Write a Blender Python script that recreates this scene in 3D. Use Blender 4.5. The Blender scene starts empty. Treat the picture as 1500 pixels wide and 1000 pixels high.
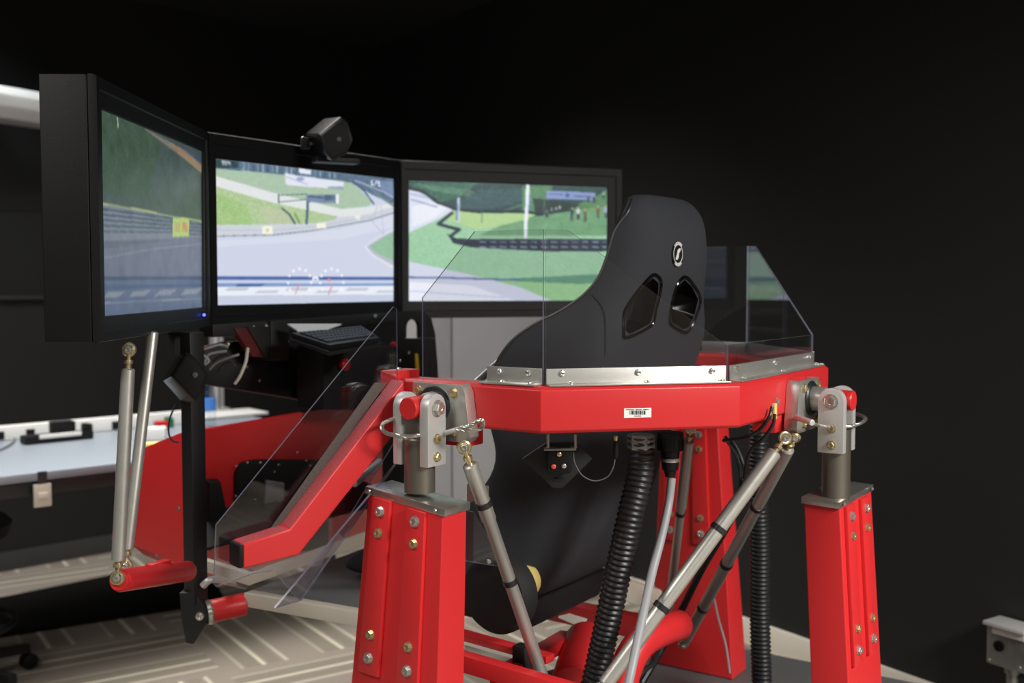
import bpy, bmesh, math, random
import numpy as np
from mathutils import Vector, Matrix, Quaternion

random.seed(7)
rng = np.random.default_rng(5)
C = bpy.context.scene.collection
SC = bpy.context.scene

# ------------------------------------------------------------------ camera
F = 1580.0
CAMZ = 1.365
TH = math.atan(85.0 / F)
cam_d = bpy.data.cameras.new('camera')
cam = bpy.data.objects.new('camera', cam_d)
C.objects.link(cam)
cam.location = (0, 0, CAMZ)
cam.rotation_euler = (math.pi / 2 - TH, 0, 0)
cam_d.sensor_width = 36.0
cam_d.lens = 36.0 * F / 1500.0
cam_d.clip_start = 0.05
cam_d.dof.use_dof = True
cam_d.dof.focus_distance = 1.98
cam_d.dof.aperture_fstop = 3.2
SC.camera = cam
# ------------------------------------------------------------------ world and view
w = bpy.data.worlds.new('world'); SC.world = w; w.use_nodes = True
w.node_tree.nodes['Background'].inputs[0].default_value = (0.9, 0.95, 1, 1)
w.node_tree.nodes['Background'].inputs[1].default_value = 0.02
SC.view_settings.view_transform = 'Standard'
SC.view_settings.look = 'None'
SC.view_settings.gamma = 1.0
SC.view_settings.use_curve_mapping = False
SC.view_settings.exposure = 0.0
SC.cycles.max_bounces = 12
SC.cycles.transparent_max_bounces = 24
# ------------------------------------------------------------------ ceiling lights and rear fill
def area(name, loc, target, sx, sy, power, col=(1, 0.97, 0.92), spread=180):
    l = bpy.data.lights.new(name, 'AREA'); l.shape = 'RECTANGLE'
    l.size = sx; l.size_y = sy; l.energy = power; l.color = col; l.spread = math.radians(spread)
    o = bpy.data.objects.new(name, l); C.objects.link(o); o.location = loc
    d = Vector(target) - Vector(loc)
    o.rotation_euler = d.to_track_quat('-Z', 'Y').to_euler()
    return o
area('ceiling_lamp_near', (2.5, -0.1, 2.66), (1.95, 0.8, 0), 1.3, 0.7, 152, spread=130)
area('ceiling_lamp_left', (-1.7, 0.9, 2.72), (-1.3, 1.6, 0), 1.2, 0.6, 24, spread=130)
area('ceiling_lamp_floor', (-1.5, 3.3, 2.72), (-1.5, 3.3, 0), 1.2, 0.6, 25, spread=110)
area('ceiling_lamp_bench', (-2.3, 4.5, 2.72), (-2.3, 4.5, 0), 1.2, 0.6, 6, col=(0.93, 0.97, 1), spread=115)
area('ceiling_lamp_rig', (-1.0, 4.3, 2.72), (-1.0, 4.3, 0), 1.2, 0.5, 24, spread=120)
area('fill_lamp_rear', (0.2, -3.2, 2.70), (0.2, -3.2, 0), 1.6, 1.6, 26)  # unseen fill, added to brighten the rear walls for metal reflections

# ------------------------------------------------------------------ pixel / plan helpers
A34 = math.radians(34)
U = Vector((math.sin(A34), math.cos(A34), 0))
W = Vector((-math.cos(A34), math.sin(A34), 0))
Z = Vector((0, 0, 1))
CAM = Vector((0, 0, CAMZ))
def ray(px, py):
    return Vector(((px - 750) / F, math.cos(TH) + math.sin(TH) * (500 - py) / F,
                   -math.sin(TH) + math.cos(TH) * (500 - py) / F))
def T(px, py, y):
    d = ray(px, py); return CAM + d * (y / d.y)
def onU(px, py, u):
    d = ray(px, py); return CAM + d * (u / d.dot(U))
def onV(px, py, v):
    d = ray(px, py); return CAM + d * (v / d.dot(W))
def onZ(px, py, z):
    d = ray(px, py); return CAM + d * ((z - CAMZ) / d.z)
def onPlane(px, py, p, n):
    d = ray(px, py); return CAM + d * ((p - CAM).dot(n) / d.dot(n))
def R(u, v, z=0.0):
    return U * u + W * v + Z * z
def proj(P):
    q = P - CAM
    up = Vector((0, math.sin(TH), math.cos(TH))); fw = Vector((0, math.cos(TH), -math.sin(TH)))
    return 750 + F * q.x / q.dot(fw), 500 - F * q.dot(up) / q.dot(fw)

# ------------------------------------------------------------------ materials
def srgb(r, g, b):
    f = lambda c: (c / 255 / 12.92) if c / 255 <= 0.04045 else ((c / 255 + 0.055) / 1.055) ** 2.4
    return (f(r), f(g), f(b), 1)
MATS = {}
def mat(name, col, rough=0.5, metal=0.0, nscale=0, bump=0.0, rvar=0.0, cvar=0.0, spec=0.5, coat=0.0, aniso=None):
    m = bpy.data.materials.new(name); m.use_nodes = True
    nt = m.node_tree; b = nt.nodes['Principled BSDF']
    c = srgb(*col); b.inputs['Base Color'].default_value = c
    b.inputs['Roughness'].default_value = rough; b.inputs['Metallic'].default_value = metal
    b.inputs['Specular IOR Level'].default_value = spec
    b.inputs['Coat Weight'].default_value = coat
    if nscale:
        tc = nt.nodes.new('ShaderNodeTexCoord'); mp = nt.nodes.new('ShaderNodeMapping')
        nt.links.new(tc.outputs['Object'], mp.inputs[0])
        if aniso: mp.inputs['Scale'].default_value = aniso
        n = nt.nodes.new('ShaderNodeTexNoise'); n.inputs['Scale'].default_value = nscale; n.inputs['Detail'].default_value = 4
        nt.links.new(mp.outputs[0], n.inputs['Vector'])
        if bump:
            bp = nt.nodes.new('ShaderNodeBump'); bp.inputs['Strength'].default_value = bump; bp.inputs['Distance'].default_value = 0.002
            nt.links.new(n.outputs['Fac'], bp.inputs['Height']); nt.links.new(bp.outputs[0], b.inputs['Normal'])
        if rvar:
            mr = nt.nodes.new('ShaderNodeMapRange'); mr.inputs[3].default_value = max(0.02, rough - rvar); mr.inputs[4].default_value = rough + rvar
            nt.links.new(n.outputs['Fac'], mr.inputs[0]); nt.links.new(mr.outputs[0], b.inputs['Roughness'])
        if cvar:
            mx = nt.nodes.new('ShaderNodeMix'); mx.data_type = 'RGBA'
            mx.inputs[6].default_value = tuple(x * (1 - cvar) for x in c[:3]) + (1,)
            mx.inputs[7].default_value = tuple(min(1, x * (1 + cvar)) for x in c[:3]) + (1,)
            nt.links.new(n.outputs['Fac'], mx.inputs[0]); nt.links.new(mx.outputs[2], b.inputs['Base Color'])
    MATS[name] = m; return m
def emis(name, col, strength=1.0):
    m = bpy.data.materials.new(name); m.use_nodes = True
    b = m.node_tree.nodes['Principled BSDF']
    b.inputs['Base Color'].default_value = (0, 0, 0, 1)
    b.inputs['Emission Color'].default_value = srgb(*col); b.inputs['Emission Strength'].default_value = strength
    MATS[name] = m; return m
mat('red_paint', (211, 44, 47), 0.36, nscale=900, bump=0.10, rvar=0.05)
mat('red_glinting', (232, 92, 98), 0.24, nscale=560, bump=2.5, rvar=0.1, cvar=0.45)  # coat of the arm's top; overhead glitter put into its paler, speckled red
mat('black_paint', (24, 24, 25), 0.5, nscale=300, bump=0.1)
mat('black_matte', (15, 15, 16), 0.75, nscale=200, bump=0.1)
mat('black_plastic', (14, 14, 16), 0.5, nscale=700, bump=0.15, spec=0.3)
mat('speaker_shell', (18, 18, 20), 0.26, nscale=700, bump=0.05, spec=0.7)
mat('housing', (13, 13, 14), 0.5, nscale=900, bump=0.2, spec=0.3)
mat('rubber', (34, 34, 36), 0.38, nscale=120, bump=0.05)
mat('seat_cloth', (54, 56, 61), 0.85, nscale=1400, bump=0.5, cvar=0.25, spec=0.35)
mat('seat_piping', (46, 46, 48), 0.4)
mat('gloss_trim', (12, 10, 11), 0.15)
mat('brushed', (205, 204, 198), 0.36, 0.8, nscale=60, rvar=0.08, bump=0.04, aniso=(1, 1, 30))
mat('alu_matte', (205, 206, 205), 0.42, 0.45, nscale=400, bump=0.05)
mat('alu_white', (200, 202, 200), 0.5, 0.35, nscale=300, bump=0.04)
mat('steel_post', (140, 134, 124), 0.36, 0.8, nscale=30, rvar=0.08, aniso=(1, 1, 40))
mat('steel_plate', (180, 178, 172), 0.3, 0.85, nscale=40, rvar=0.1)
mat('rod', (196, 195, 188), 0.38, 0.7, nscale=50, rvar=0.08)
mat('zinc', (208, 206, 200), 0.24, 0.8)
mat('brass', (206, 192, 150), 0.28, 0.8, nscale=80, rvar=0.1)
mat('galv', (150, 152, 152), 0.45, 0.9, nscale=25, rvar=0.12, cvar=0.15)
mat('wire_rope', (190, 188, 182), 0.35, 0.9)
mat('beige_metal', (196, 190, 176), 0.5)
mat('deck_grey', (96, 98, 98), 0.6, nscale=200, cvar=0.1)
mat('grey_hose', (150, 152, 155), 0.45)
mat('white_plastic', (228, 228, 224), 0.45)
mat('cream', (214, 206, 190), 0.55, nscale=5, cvar=0.03)
mat('yellow', (232, 196, 40), 0.5)
mat('yellow_foam', (222, 200, 120), 0.8)
mat('red_plastic', (190, 20, 24), 0.3)
mat('orange_red', (214, 84, 66), 0.35)
mat('green_plastic', (40, 110, 70), 0.4)
mat('bench_white', (140, 148, 158), 0.38)
mat('bench_dark', (44, 44, 46), 0.6)
mat('grey_metal', (158, 158, 160), 0.55, nscale=4, cvar=0.04)
mat('grey_dark', (90, 90, 92), 0.6)
mat('label_white', (240, 240, 236), 0.5)
mat('ink', (40, 44, 46), 0.6)
mat('blue_label', (70, 130, 210), 0.5)
mat('wall_black', (23, 23, 22), 0.72, nscale=1.6, cvar=0.12, rvar=0.06)
mat('wall_rear', (190, 188, 184), 0.8)
mat('ceiling_black', (14, 14, 14), 0.9)
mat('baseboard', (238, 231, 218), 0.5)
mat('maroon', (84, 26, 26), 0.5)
mat('baseboard_shaded', (60, 60, 60), 0.5)  # left baseboard, with the shade under the bench put into its grey
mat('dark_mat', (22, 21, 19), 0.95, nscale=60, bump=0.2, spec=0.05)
mat('logo_white', (225, 225, 225), 0.6)
mat('logo_black', (8, 8, 9), 0.6)
mat('key_dark', (44, 48, 58), 0.5)
mat('edge_acrylic', (190, 190, 205), 0.25)
emis('blue_led', (60, 80, 255), 6.0)
def glassy(name, tint, alpha_refl=1.0, ior=1.49):
    m = bpy.data.materials.new(name); m.use_nodes = True
    nt = m.node_tree; nt.nodes.clear()
    out = nt.nodes.new('ShaderNodeOutputMaterial'); mix = nt.nodes.new('ShaderNodeMixShader')
    tr = nt.nodes.new('ShaderNodeBsdfTransparent'); gl = nt.nodes.new('ShaderNodeBsdfGlossy')
    fr = nt.nodes.new('ShaderNodeFresnel'); fr.inputs[0].default_value = ior
    ge = nt.nodes.new('ShaderNodeNewGeometry'); mr = nt.nodes.new('ShaderNodeMapRange')   # one interface value for both sides of the sheet
    mr.inputs[3].default_value = ior; mr.inputs[4].default_value = 1 / ior
    nt.links.new(ge.outputs['Backfacing'], mr.inputs[0]); nt.links.new(mr.outputs[0], fr.inputs[0])
    tr.inputs[0].default_value = tint; gl.inputs['Roughness'].default_value = 0.01
    gl.inputs['Color'].default_value = (alpha_refl,) * 3 + (1,)
    nt.links.new(fr.outputs[0], mix.inputs[0]); nt.links.new(tr.outputs[0], mix.inputs[1]); nt.links.new(gl.outputs[0], mix.inputs[2])
    nt.links.new(mix.outputs[0], out.inputs[0]); MATS[name] = m; return m
glassy('acrylic', (0.95, 0.95, 0.965, 1), ior=1.7)
glassy('acrylic_smoke', (0.86, 0.84, 0.88, 1), ior=1.45)
glassy('bottle_clear', (0.9, 0.93, 0.97, 1))
def edge_mat():
    m = bpy.data.materials.new('acrylic_edge'); m.use_nodes = True
    nt = m.node_tree; nt.nodes.clear()
    out = nt.nodes.new('ShaderNodeOutputMaterial'); mix = nt.nodes.new('ShaderNodeMixShader')
    tr = nt.nodes.new('ShaderNodeBsdfTransparent'); gl = nt.nodes.new('ShaderNodeBsdfPrincipled')
    gl.inputs['Base Color'].default_value = srgb(120, 120, 138); gl.inputs['Roughness'].default_value = 0.2
    mix.inputs[0].default_value = 0.75
    nt.links.new(tr.outputs[0], mix.inputs[1]); nt.links.new(gl.outputs[0], mix.inputs[2]); nt.links.new(mix.outputs[0], out.inputs[0])
    MATS['acrylic_edge'] = m
edge_mat()

def carpet_mat():
    m = bpy.data.materials.new('carpet'); m.use_nodes = True
    nt = m.node_tree; b = nt.nodes['Principled BSDF']; N = nt.nodes; L = nt.links
    b.inputs['Roughness'].default_value = 0.95; b.inputs['Specular IOR Level'].default_value = 0.1
    tc = N.new('ShaderNodeTexCoord'); mp = N.new('ShaderNodeMapping')
    mp.inputs['Rotation'].default_value = (0, 0, math.radians(56.4)); mp.inputs['Scale'].default_value = (1 / 0.61,) * 3
    L.new(tc.outputs['Object'], mp.inputs[0])
    sp = N.new('ShaderNodeSeparateXYZ'); L.new(mp.outputs[0], sp.inputs[0])
    def M(op, a, c=None, d=None):
        n = N.new('ShaderNodeMath'); n.operation = op
        for i, x in enumerate((a, c, d)):
            if x is None: continue
            if isinstance(x, (int, float)): n.inputs[i].default_value = x
            else: L.new(x, n.inputs[i])
        return n.outputs[0]
    fx, fy = M('FRACT', sp.outputs[0]), M('FRACT', sp.outputs[1])
    ix, iy = M('FLOOR', sp.outputs[0]), M('FLOOR', sp.outputs[1])
    par = M('FRACT', M('MULTIPLY', M('ADD', ix, iy), 0.5))
    sel = M('GREATER_THAN', par, 0.25)
    mixv = N.new('ShaderNodeMix'); mixv.data_type = 'FLOAT'
    L.new(sel, mixv.inputs[0]); L.new(fx, mixv.inputs[2]); L.new(fy, mixv.inputs[3])
    t = M('FRACT', M('MULTIPLY', mixv.outputs[0], 2.0))
    def line(c, wd):
        d = M('ABSOLUTE', M('SUBTRACT', t, c)); return M('LESS_THAN', d, wd)
    s = M('MAXIMUM', M('MULTIPLY', line(0.22, 0.022), 0.35), line(0.48, 0.026)); s = M('MAXIMUM', s, M('MULTIPLY', line(0.76, 0.024), 0.7))
    s2 = M('MAXIMUM', line(0.35, 0.09), line(0.62, 0.07))
    n = N.new('ShaderNodeTexNoise'); n.inputs['Scale'].default_value = 260; n.inputs['Detail'].default_value = 3
    L.new(tc.outputs['Object'], n.inputs['Vector'])
    n2 = N.new('ShaderNodeTexNoise'); n2.inputs['Scale'].default_value = 3; L.new(tc.outputs['Object'], n2.inputs['Vector'])
    c1 = N.new('ShaderNodeMix'); c1.data_type = 'RGBA'; c1.inputs[6].default_value = srgb(128, 120, 110); c1.inputs[7].default_value = srgb(156, 146, 136)
    L.new(n.outputs['Fac'], c1.inputs[0])
    c2 = N.new('ShaderNodeMix'); c2.data_type = 'RGBA'; c2.inputs[7].default_value = srgb(124, 119, 104)
    L.new(M('MULTIPLY', s2, 0.5), c2.inputs[0]); L.new(c1.outputs[2], c2.inputs[6])
    c3 = N.new('ShaderNodeMix'); c3.data_type = 'RGBA'; c3.inputs[7].default_value = srgb(216, 210, 188)
    L.new(M('MULTIPLY', s, 0.75), c3.inputs[0]); L.new(c2.outputs[2], c3.inputs[6])
    L.new(c3.outputs[2], b.inputs['Base Color'])
    bp = N.new('ShaderNodeBump'); bp.inputs['Strength'].default_value = 0.5; bp.inputs['Distance'].default_value = 0.004
    L.new(n.outputs['Fac'], bp.inputs['Height']); L.new(bp.outputs[0], b.inputs['Normal'])
    MATS['carpet'] = m
carpet_mat()

# ------------------------------------------------------------------ object helpers
def thing(name, label, cat, origin, group=None):
    o = bpy.data.objects.new(name, None); C.objects.link(o); o.empty_display_size = 0.05
    o.location = origin; o['label'] = label; o['category'] = cat
    if group: o['group'] = group
    return o
def worldpos(o):
    p = Vector(o.location)
    while o.parent: o = o.parent; p = p + Vector(o.location)
    return p
def link(name, me, parent=None, origin=None, label=None):
    o = bpy.data.objects.new(name, me); C.objects.link(o)
    if parent is not None: o.parent = parent
    if label: o['label'] = label
    return o
def structure(o): o['kind'] = 'structure'; return o

class G:
    """collects geometry in world coordinates, then builds ONE mesh object"""
    def __init__(s): s.v = []; s.f = []; s.mi = []
    def add(s, vs, fs, mi=0):
        b = len(s.v); s.v += [Vector(x) for x in vs]; s.f += [[b + i for i in f] for f in fs]
        s.mi += (mi if isinstance(mi, list) else [mi] * len(fs)); return s
    def hexa(s, a, b, mi=0):
        """two quads a (bottom) and b (top)"""
        return s.add(list(a) + list(b), [(3, 2, 1, 0), (4, 5, 6, 7)] + [(i, (i + 1) % 4, 4 + (i + 1) % 4, 4 + i) for i in range(4)], mi)
    def box(s, c, ex, ey, ez, sx, sy, sz):
        c = Vector(c); ex = Vector(ex).normalized() * sx / 2; ey = Vector(ey).normalized() * sy / 2; ez = Vector(ez).normalized() * sz / 2
        q = [-ex - ey, ex - ey, ex + ey, -ex + ey]
        return s.hexa([c + x - ez for x in q], [c + x + ez for x in q])
    def prism(s, pts, d, mcap=0, mside=0, taper=None, tip=None):
        n = len(pts); pts = [Vector(p) for p in pts]; d = Vector(d)
        if tip is None: tip = [p + d for p in pts]
        return s.add(pts + tip, [list(range(n))[::-1], [n + i for i in range(n)]] + [(i, (i + 1) % n, n + (i + 1) % n, n + i) for i in range(n)],
                     [mcap, mcap] + [mside] * n)
    def rings(s, rings, cap=True, closed=False, mi=0):
        n = len(rings[0]); vs = [p for r in rings for p in r]; m = len(rings); fs = []
        for j in range(m - (0 if closed else 1)):
            k = (j + 1) % m
            for i in range(n):
                a = (i + 1) % n
                fs.append((j * n + i, j * n + a, k * n + a, k * n + i))
        if cap and not closed:
            fs.append(list(range(n))[::-1]); fs.append([(m - 1) * n + i for i in range(n)])
        return s.add(vs, fs, mi)
    def lathe(s, p0, ax, prof, n=24, cap=True, mi=0):
        """prof: (distance along axis, radius)"""
        p0 = Vector(p0); ax = Vector(ax).normalized(); x = ax.orthogonal().normalized(); y = ax.cross(x)
        return s.rings([[p0 + ax * h + (x * math.cos(2 * math.pi * i / n) + y * math.sin(2 * math.pi * i / n)) * r for i in range(n)] for h, r in prof], cap, mi=mi)
    def cyl(s, a, b, r, r2=None, n=24):
        a, b = Vector(a), Vector(b); return s.lathe(a, b - a, [(0, r), ((b - a).length, r if r2 is None else r2)], n)
    def tube(s, path, r, n=10, closed=False, rf=None):
        path = [Vector(p) for p in path]; m = len(path); rr = []
        x = None
        for i, p in enumerate(path):
            if closed: t = path[(i + 1) % m] - path[i - 1]
            else: t = path[min(i + 1, m - 1)] - path[max(i - 1, 0)]
            t.normalize()
            if x is None: x = t.orthogonal().normalized()
            x = (x - t * x.dot(t)).normalized(); y = t.cross(x)
            q = rf(i) if rf else r
            rr.append([p + (x * math.cos(2 * math.pi * k / n) + y * math.sin(2 * math.pi * k / n)) * q for k in range(n)])
        return s.rings(rr, True, closed)
    def sphere(s, c, r, sc=(1, 1, 1), n=16):
        prof = []
        c = Vector(c)
        rings = []
        for j in range(1, n // 2):
            a = math.pi * j / (n // 2)
            rings.append([c + Vector((math.sin(a) * math.cos(2 * math.pi * i / n) * sc[0], math.sin(a) * math.sin(2 * math.pi * i / n) * sc[1], -math.cos(a) * sc[2])) * r for i in range(n)])
        return s.rings(rings, True)
    def build(s, name, mats, parent=None, bevel=0, seg=2, smooth=35, label=None, sub=0, origin=None):
        org = worldpos(parent) if parent is not None else (Vector(origin) if origin is not None else Vector((0, 0, 0)))
        me = bpy.data.meshes.new(name)
        me.from_pydata([v - org for v in s.v], [], s.f)
        if isinstance(mats, str): mats = [mats]
        for m in mats: me.materials.append(MATS[m])
        me.polygons.foreach_set('material_index', s.mi)
        bm = bmesh.new(); bm.from_mesh(me); bmesh.ops.recalc_face_normals(bm, faces=bm.faces)
        if bevel: 
            es = [e for e in bm.edges if len(e.link_faces) == 2 and e.calc_face_angle(0) > math.radians(25)]
            bmesh.ops.bevel(bm, geom=es, offset=bevel, segments=seg, profile=0.6, affect='EDGES', clamp_overlap=True)
        bm.to_mesh(me); bm.free()
        me.polygons.foreach_set('use_smooth', [True] * len(me.polygons))
        me.set_sharp_from_angle(angle=math.radians(smooth))
        o = link(name, me, parent, label=label)
        if parent is None: o.location = org
        if sub:
            md = o.modifiers.new('sub', 'SUBSURF'); md.levels = sub; md.render_levels = sub
        return o
def tag(o, label, cat, group=None):
    o['label'] = label; o['category'] = cat
    if group: o['group'] = group
    return o
def spline(pts, n=8):
    """Catmull-Rom through pts"""
    pts = [Vector(p) for p in pts]; P = [pts[0] * 2 - pts[1]] + pts + [pts[-1] * 2 - pts[-2]]; out = []
    for i in range(1, len(P) - 2):
        for k in range(n):
            t = k / n; a, b, c, d = P[i - 1:i + 3]
            out.append(0.5 * ((2 * b) + (c - a) * t + (2 * a - 5 * b + 4 * c - d) * t * t + (-a + 3 * b - 3 * c + d) * t ** 3))
    return out + [pts[-1]]
def offset_path(path, d):
    """offset a 2-D open polyline to its left by d (mitred)"""
    out = []
    for i, p in enumerate(path):
        n = []
        for a, b in ((i - 1, i), (i, i + 1)):
            if 0 <= a and b < len(path):
                t = (Vector(path[b]) - Vector(path[a])).normalized(); n.append(Vector((-t.y, t.x)))
        if len(n) == 1: q = n[0]
        else:
            q = (n[0] + n[1]).normalized(); q = q / q.dot(n[0])
        out.append(Vector(p) + q * d)
    return out

# shared bolt meshes -----------------------------------------------------------
BOLTS = {}
def bolt_mesh(kind, r, m):
    key = (kind, round(r, 5), m)
    if key in BOLTS: return BOLTS[key]
    bm = bmesh.new()
    def cyl(n, rr, h0, h1, top=None):
        a = [bm.verts.new((rr * math.cos(2 * math.pi * (i + .5) / n), rr * math.sin(2 * math.pi * (i + .5) / n), h0)) for i in range(n)]
        t = rr if top is None else top
        b = [bm.verts.new((t * math.cos(2 * math.pi * (i + .5) / n), t * math.sin(2 * math.pi * (i + .5) / n), h1)) for i in range(n)]
        for i in range(n): bm.faces.new((a[i], a[(i + 1) % n], b[(i + 1) % n], b[i]))
        return a, b
    if kind == 'hex':
        # washer, hexagonal head, shallow round top
        prof = [(16, r * 1.25, 0), (16, r * 1.25, r * 0.18), (16, r * 0.98, r * 0.181)]
        ring = [[bm.verts.new((q * math.cos(2 * math.pi * i / 12), q * math.sin(2 * math.pi * i / 12), h)) for i in range(12)] for _, q, h in prof]
        hexr = []
        for h, sc in ((r * 0.18, 1.0), (r * 0.75, 1.0), (r * 0.85, 0.85)):
            row = []
            for i in range(12):
                a = 2 * math.pi * i / 12; rr = r * (1.0 if i % 2 == 0 else math.cos(math.pi / 6)) * sc
                row.append(bm.verts.new((rr * math.cos(a), rr * math.sin(a), h)))
            hexr.append(row)
        ring += hexr
        ring.append([bm.verts.new((r * .45 * math.cos(2 * math.pi * i / 12), r * .45 * math.sin(2 * math.pi * i / 12), r * .85)) for i in range(12)])
        ring.append([bm.verts.new((r * .40 * math.cos(2 * math.pi * i / 12), r * .40 * math.sin(2 * math.pi * i / 12), r * .70)) for i in range(12)])
    elif kind == 'pan':
        ring = [[bm.verts.new((q * math.cos(2 * math.pi * i / 12), q * math.sin(2 * math.pi * i / 12), h)) for i in range(12)]
                for q, h in ((r, 0), (r, r * .3), (r * .85, r * .6), (r * .4, r * .75), (r * .3, r * .45))]
    for a, b in zip(ring, ring[1:]):
        for i in range(12): bm.faces.new((a[i], a[(i + 1) % 12], b[(i + 1) % 12], b[i]))
    bm.faces.new(ring[0][::-1]); bm.faces.new(ring[-1])
    bmesh.ops.recalc_face_normals(bm, faces=bm.faces)
    me = bpy.data.meshes.new('bolt'); bm.to_mesh(me); bm.free(); me.materials.append(MATS[m])
    BOLTS[key] = me; return me
def bolt(parent, pos, d, r=0.006, m='brass', kind='hex', name='bolt'):
    o = link(name, bolt_mesh(kind, r, m), parent)
    o.location = Vector(pos) - worldpos(parent)
    o.rotation_mode = 'QUATERNION'
    q = Vector(d).to_track_quat('Z', 'Y')
    o.rotation_quaternion = q @ Quaternion((0, 0, 1), random.uniform(0, 1))
    return o

# =================================================================== ROOM
CR = Vector((-.822, 6.657, 0))                       # far corner
DR = Vector((.553, -.833, 0)); DL = Vector((-.707, -.707, 0))
P_R = CR + DR * 9.2; P_L = CR + DL * 6.6; P_B = CR + DR * 9.2 + DL * 6.6
H = 2.8
def wall(name, a, b, m, inward):
    n = Vector(inward).normalized()
    o = G().hexa([a, b, b - n * .1, a - n * .1], [p + Z * H for p in (a, b, b - n * .1, a - n * .1)]).build(name, m)
    return structure(o)
nR = Vector((-.833, -.553, 0)); nL = Vector((.707, -.707, 0))
wall('wall_right', CR, P_R, 'wall_black', nR)
wall('wall_left', P_L, CR, 'wall_black', nL)
wall('wall_back', P_R, P_B, 'wall_rear', nL * -1)
wall('wall_near', P_B, P_L, 'wall_rear', nR * -1)
structure(G().hexa([CR - Z * .1, P_L - Z * .1, P_B - Z * .1, P_R - Z * .1], [CR, P_L, P_B, P_R]).build('floor', 'carpet'))
structure(G().hexa([p + Z * H for p in (CR, P_L, P_B, P_R)], [p + Z * (H + .1) for p in (CR, P_L, P_B, P_R)]).build('ceiling', 'ceiling_black'))
def baseb(name, a, b, n, m, h=.102):
    n = Vector(n); a = Vector(a) + n * .0005; b = Vector(b) + n * .0005
    q = [a, b, b + n * .014, a + n * .014]; q2 = [a, b, b + n * .014, a + n * .014]
    g = G().hexa(q, [p + Z * (h - .012) for p in q]); 
    o = g.build(name, m, bevel=.002); return structure(o)
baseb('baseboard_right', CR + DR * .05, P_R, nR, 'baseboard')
baseb('baseboard_left', P_L, CR + DL * .05, nL, 'baseboard_shaded')

# dark runner on the carpet in front of the bench
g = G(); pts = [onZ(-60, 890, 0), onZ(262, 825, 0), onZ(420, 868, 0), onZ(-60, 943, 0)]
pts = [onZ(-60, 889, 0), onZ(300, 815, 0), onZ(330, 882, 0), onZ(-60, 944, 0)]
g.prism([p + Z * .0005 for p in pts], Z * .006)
tag(g.build('floor_runner', 'dark_mat', origin=pts[0]), 'dark rubber floor runner lying on the striped carpet before the bench', 'mat')

# wall fixture above bench (white tubular casing)
a = T(-60, 170, 4.55); b = T(140, 190, 5.15)
a.z = b.z = 2.15
t = thing('wall_light', 'long white tubular fixture on the black wall above the workbench', 'light fixture', (a + b) / 2)
dirn = (b - a).normalized(); nrm = Vector((dirn.y, -dirn.x, 0))
prof = [(-.05, -.075), (.05, -.075), (.085, -.03), (.09, .02), (.06, .06), (-.05, .07)]
G().rings([[p + nrm * x + Z * z for x, z in prof] for p in (a, b)]).build('casing', 'white_plastic', t, bevel=.008)
G().box((a + b) / 2 - Z * .082, dirn, nrm, Z, (b - a).length * .98, .07, .014).build('lower_trim', 'grey_metal', t, bevel=.003)
G().box((a + b) / 2 - nrm * .22 + Z * .0, dirn, nrm, Z, .08, .36, .05).build('wall_arm', 'grey_dark', t, bevel=.003)
# dark board on left wall
a = T(-70, 310, 5.0); b = T(150, 313, 5.35)
p0 = onPlane(-70, 310, P_L + nL * .03, nL); p1 = onPlane(200, 313, P_L + nL * .03, nL); p2 = onPlane(200, 432, P_L + nL * .03, nL); p3 = onPlane(-70, 434, P_L + nL * .03, nL)
t = thing('wall_board', 'flat black board hung on the black wall above the bench', 'board', p3)
G().prism([p3, p2, p1, p0], nL * -.025).build('board_panel', 'black_matte', t, bevel=.003)
G().prism([p3 - Z * .02, p2 - Z * .02, p2, p3], nL * -.03).build('lower_rail', 'black_paint', t, bevel=.003)

# =================================================================== WORKBENCH
f0 = onZ(-60, 705, .75); f1 = onZ(262, 668, .75); fd = (f1 - f0).normalized(); fn = Vector((-fd.y, fd.x, 0))
BD = 0.87
t = thing('workbench', 'long pale workbench with dark under frame against the left side', 'workbench', Vector((f0.x, f0.y, 0)))
f0 = f0 - fd * .3; L_b = 1.80
c = f0 + fd * L_b / 2 + fn * BD / 2
G().box(c + Z * -.014, fd, fn, Z, L_b, BD, .028).build('bench_top', 'bench_white', t, bevel=.004)
G().box(c + Z * -.055 - fn * (BD / 2 - .05), fd, fn, Z, L_b - .1, .03, .054).build('front_rail', 'bench_dark', t, bevel=.003)
G().box(c + Z * -.055 + fn * (BD / 2 - .05), fd, fn, Z, L_b - .1, .03, .054).build('rear_rail', 'bench_dark', t, bevel=.003)
for s in (.12, .62, 1.70):
    for q in (.09, BD - .09):
        p = f0 + fd * s + fn * q; p.z = 0
        if s == .62: continue
        G().box(p + Z * .347, fd, fn, Z, .05, .05, .69).build('leg', 'bench_dark', t, bevel=.003)
# power strip with sockets along the back of bench
bk = f0 + fn * (BD - .03); 
t = thing('power_rail', 'white power rail with black sockets along the bench back', 'power strip', bk + fd * L_b / 2)
G().box(bk + fd * .76 + Z * .0285, fd, fn, Z, 1.48, .05, .055).build('rail_body', 'white_plastic', t, bevel=.004)
for k in range(12):
    p = bk + fd * (.10 + k * .115) - fn * .027 + Z * .022
    G().box(p, fd, fn, Z, .032, .008, .032).build('socket', 'black_plastic', t, bevel=.002)
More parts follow.
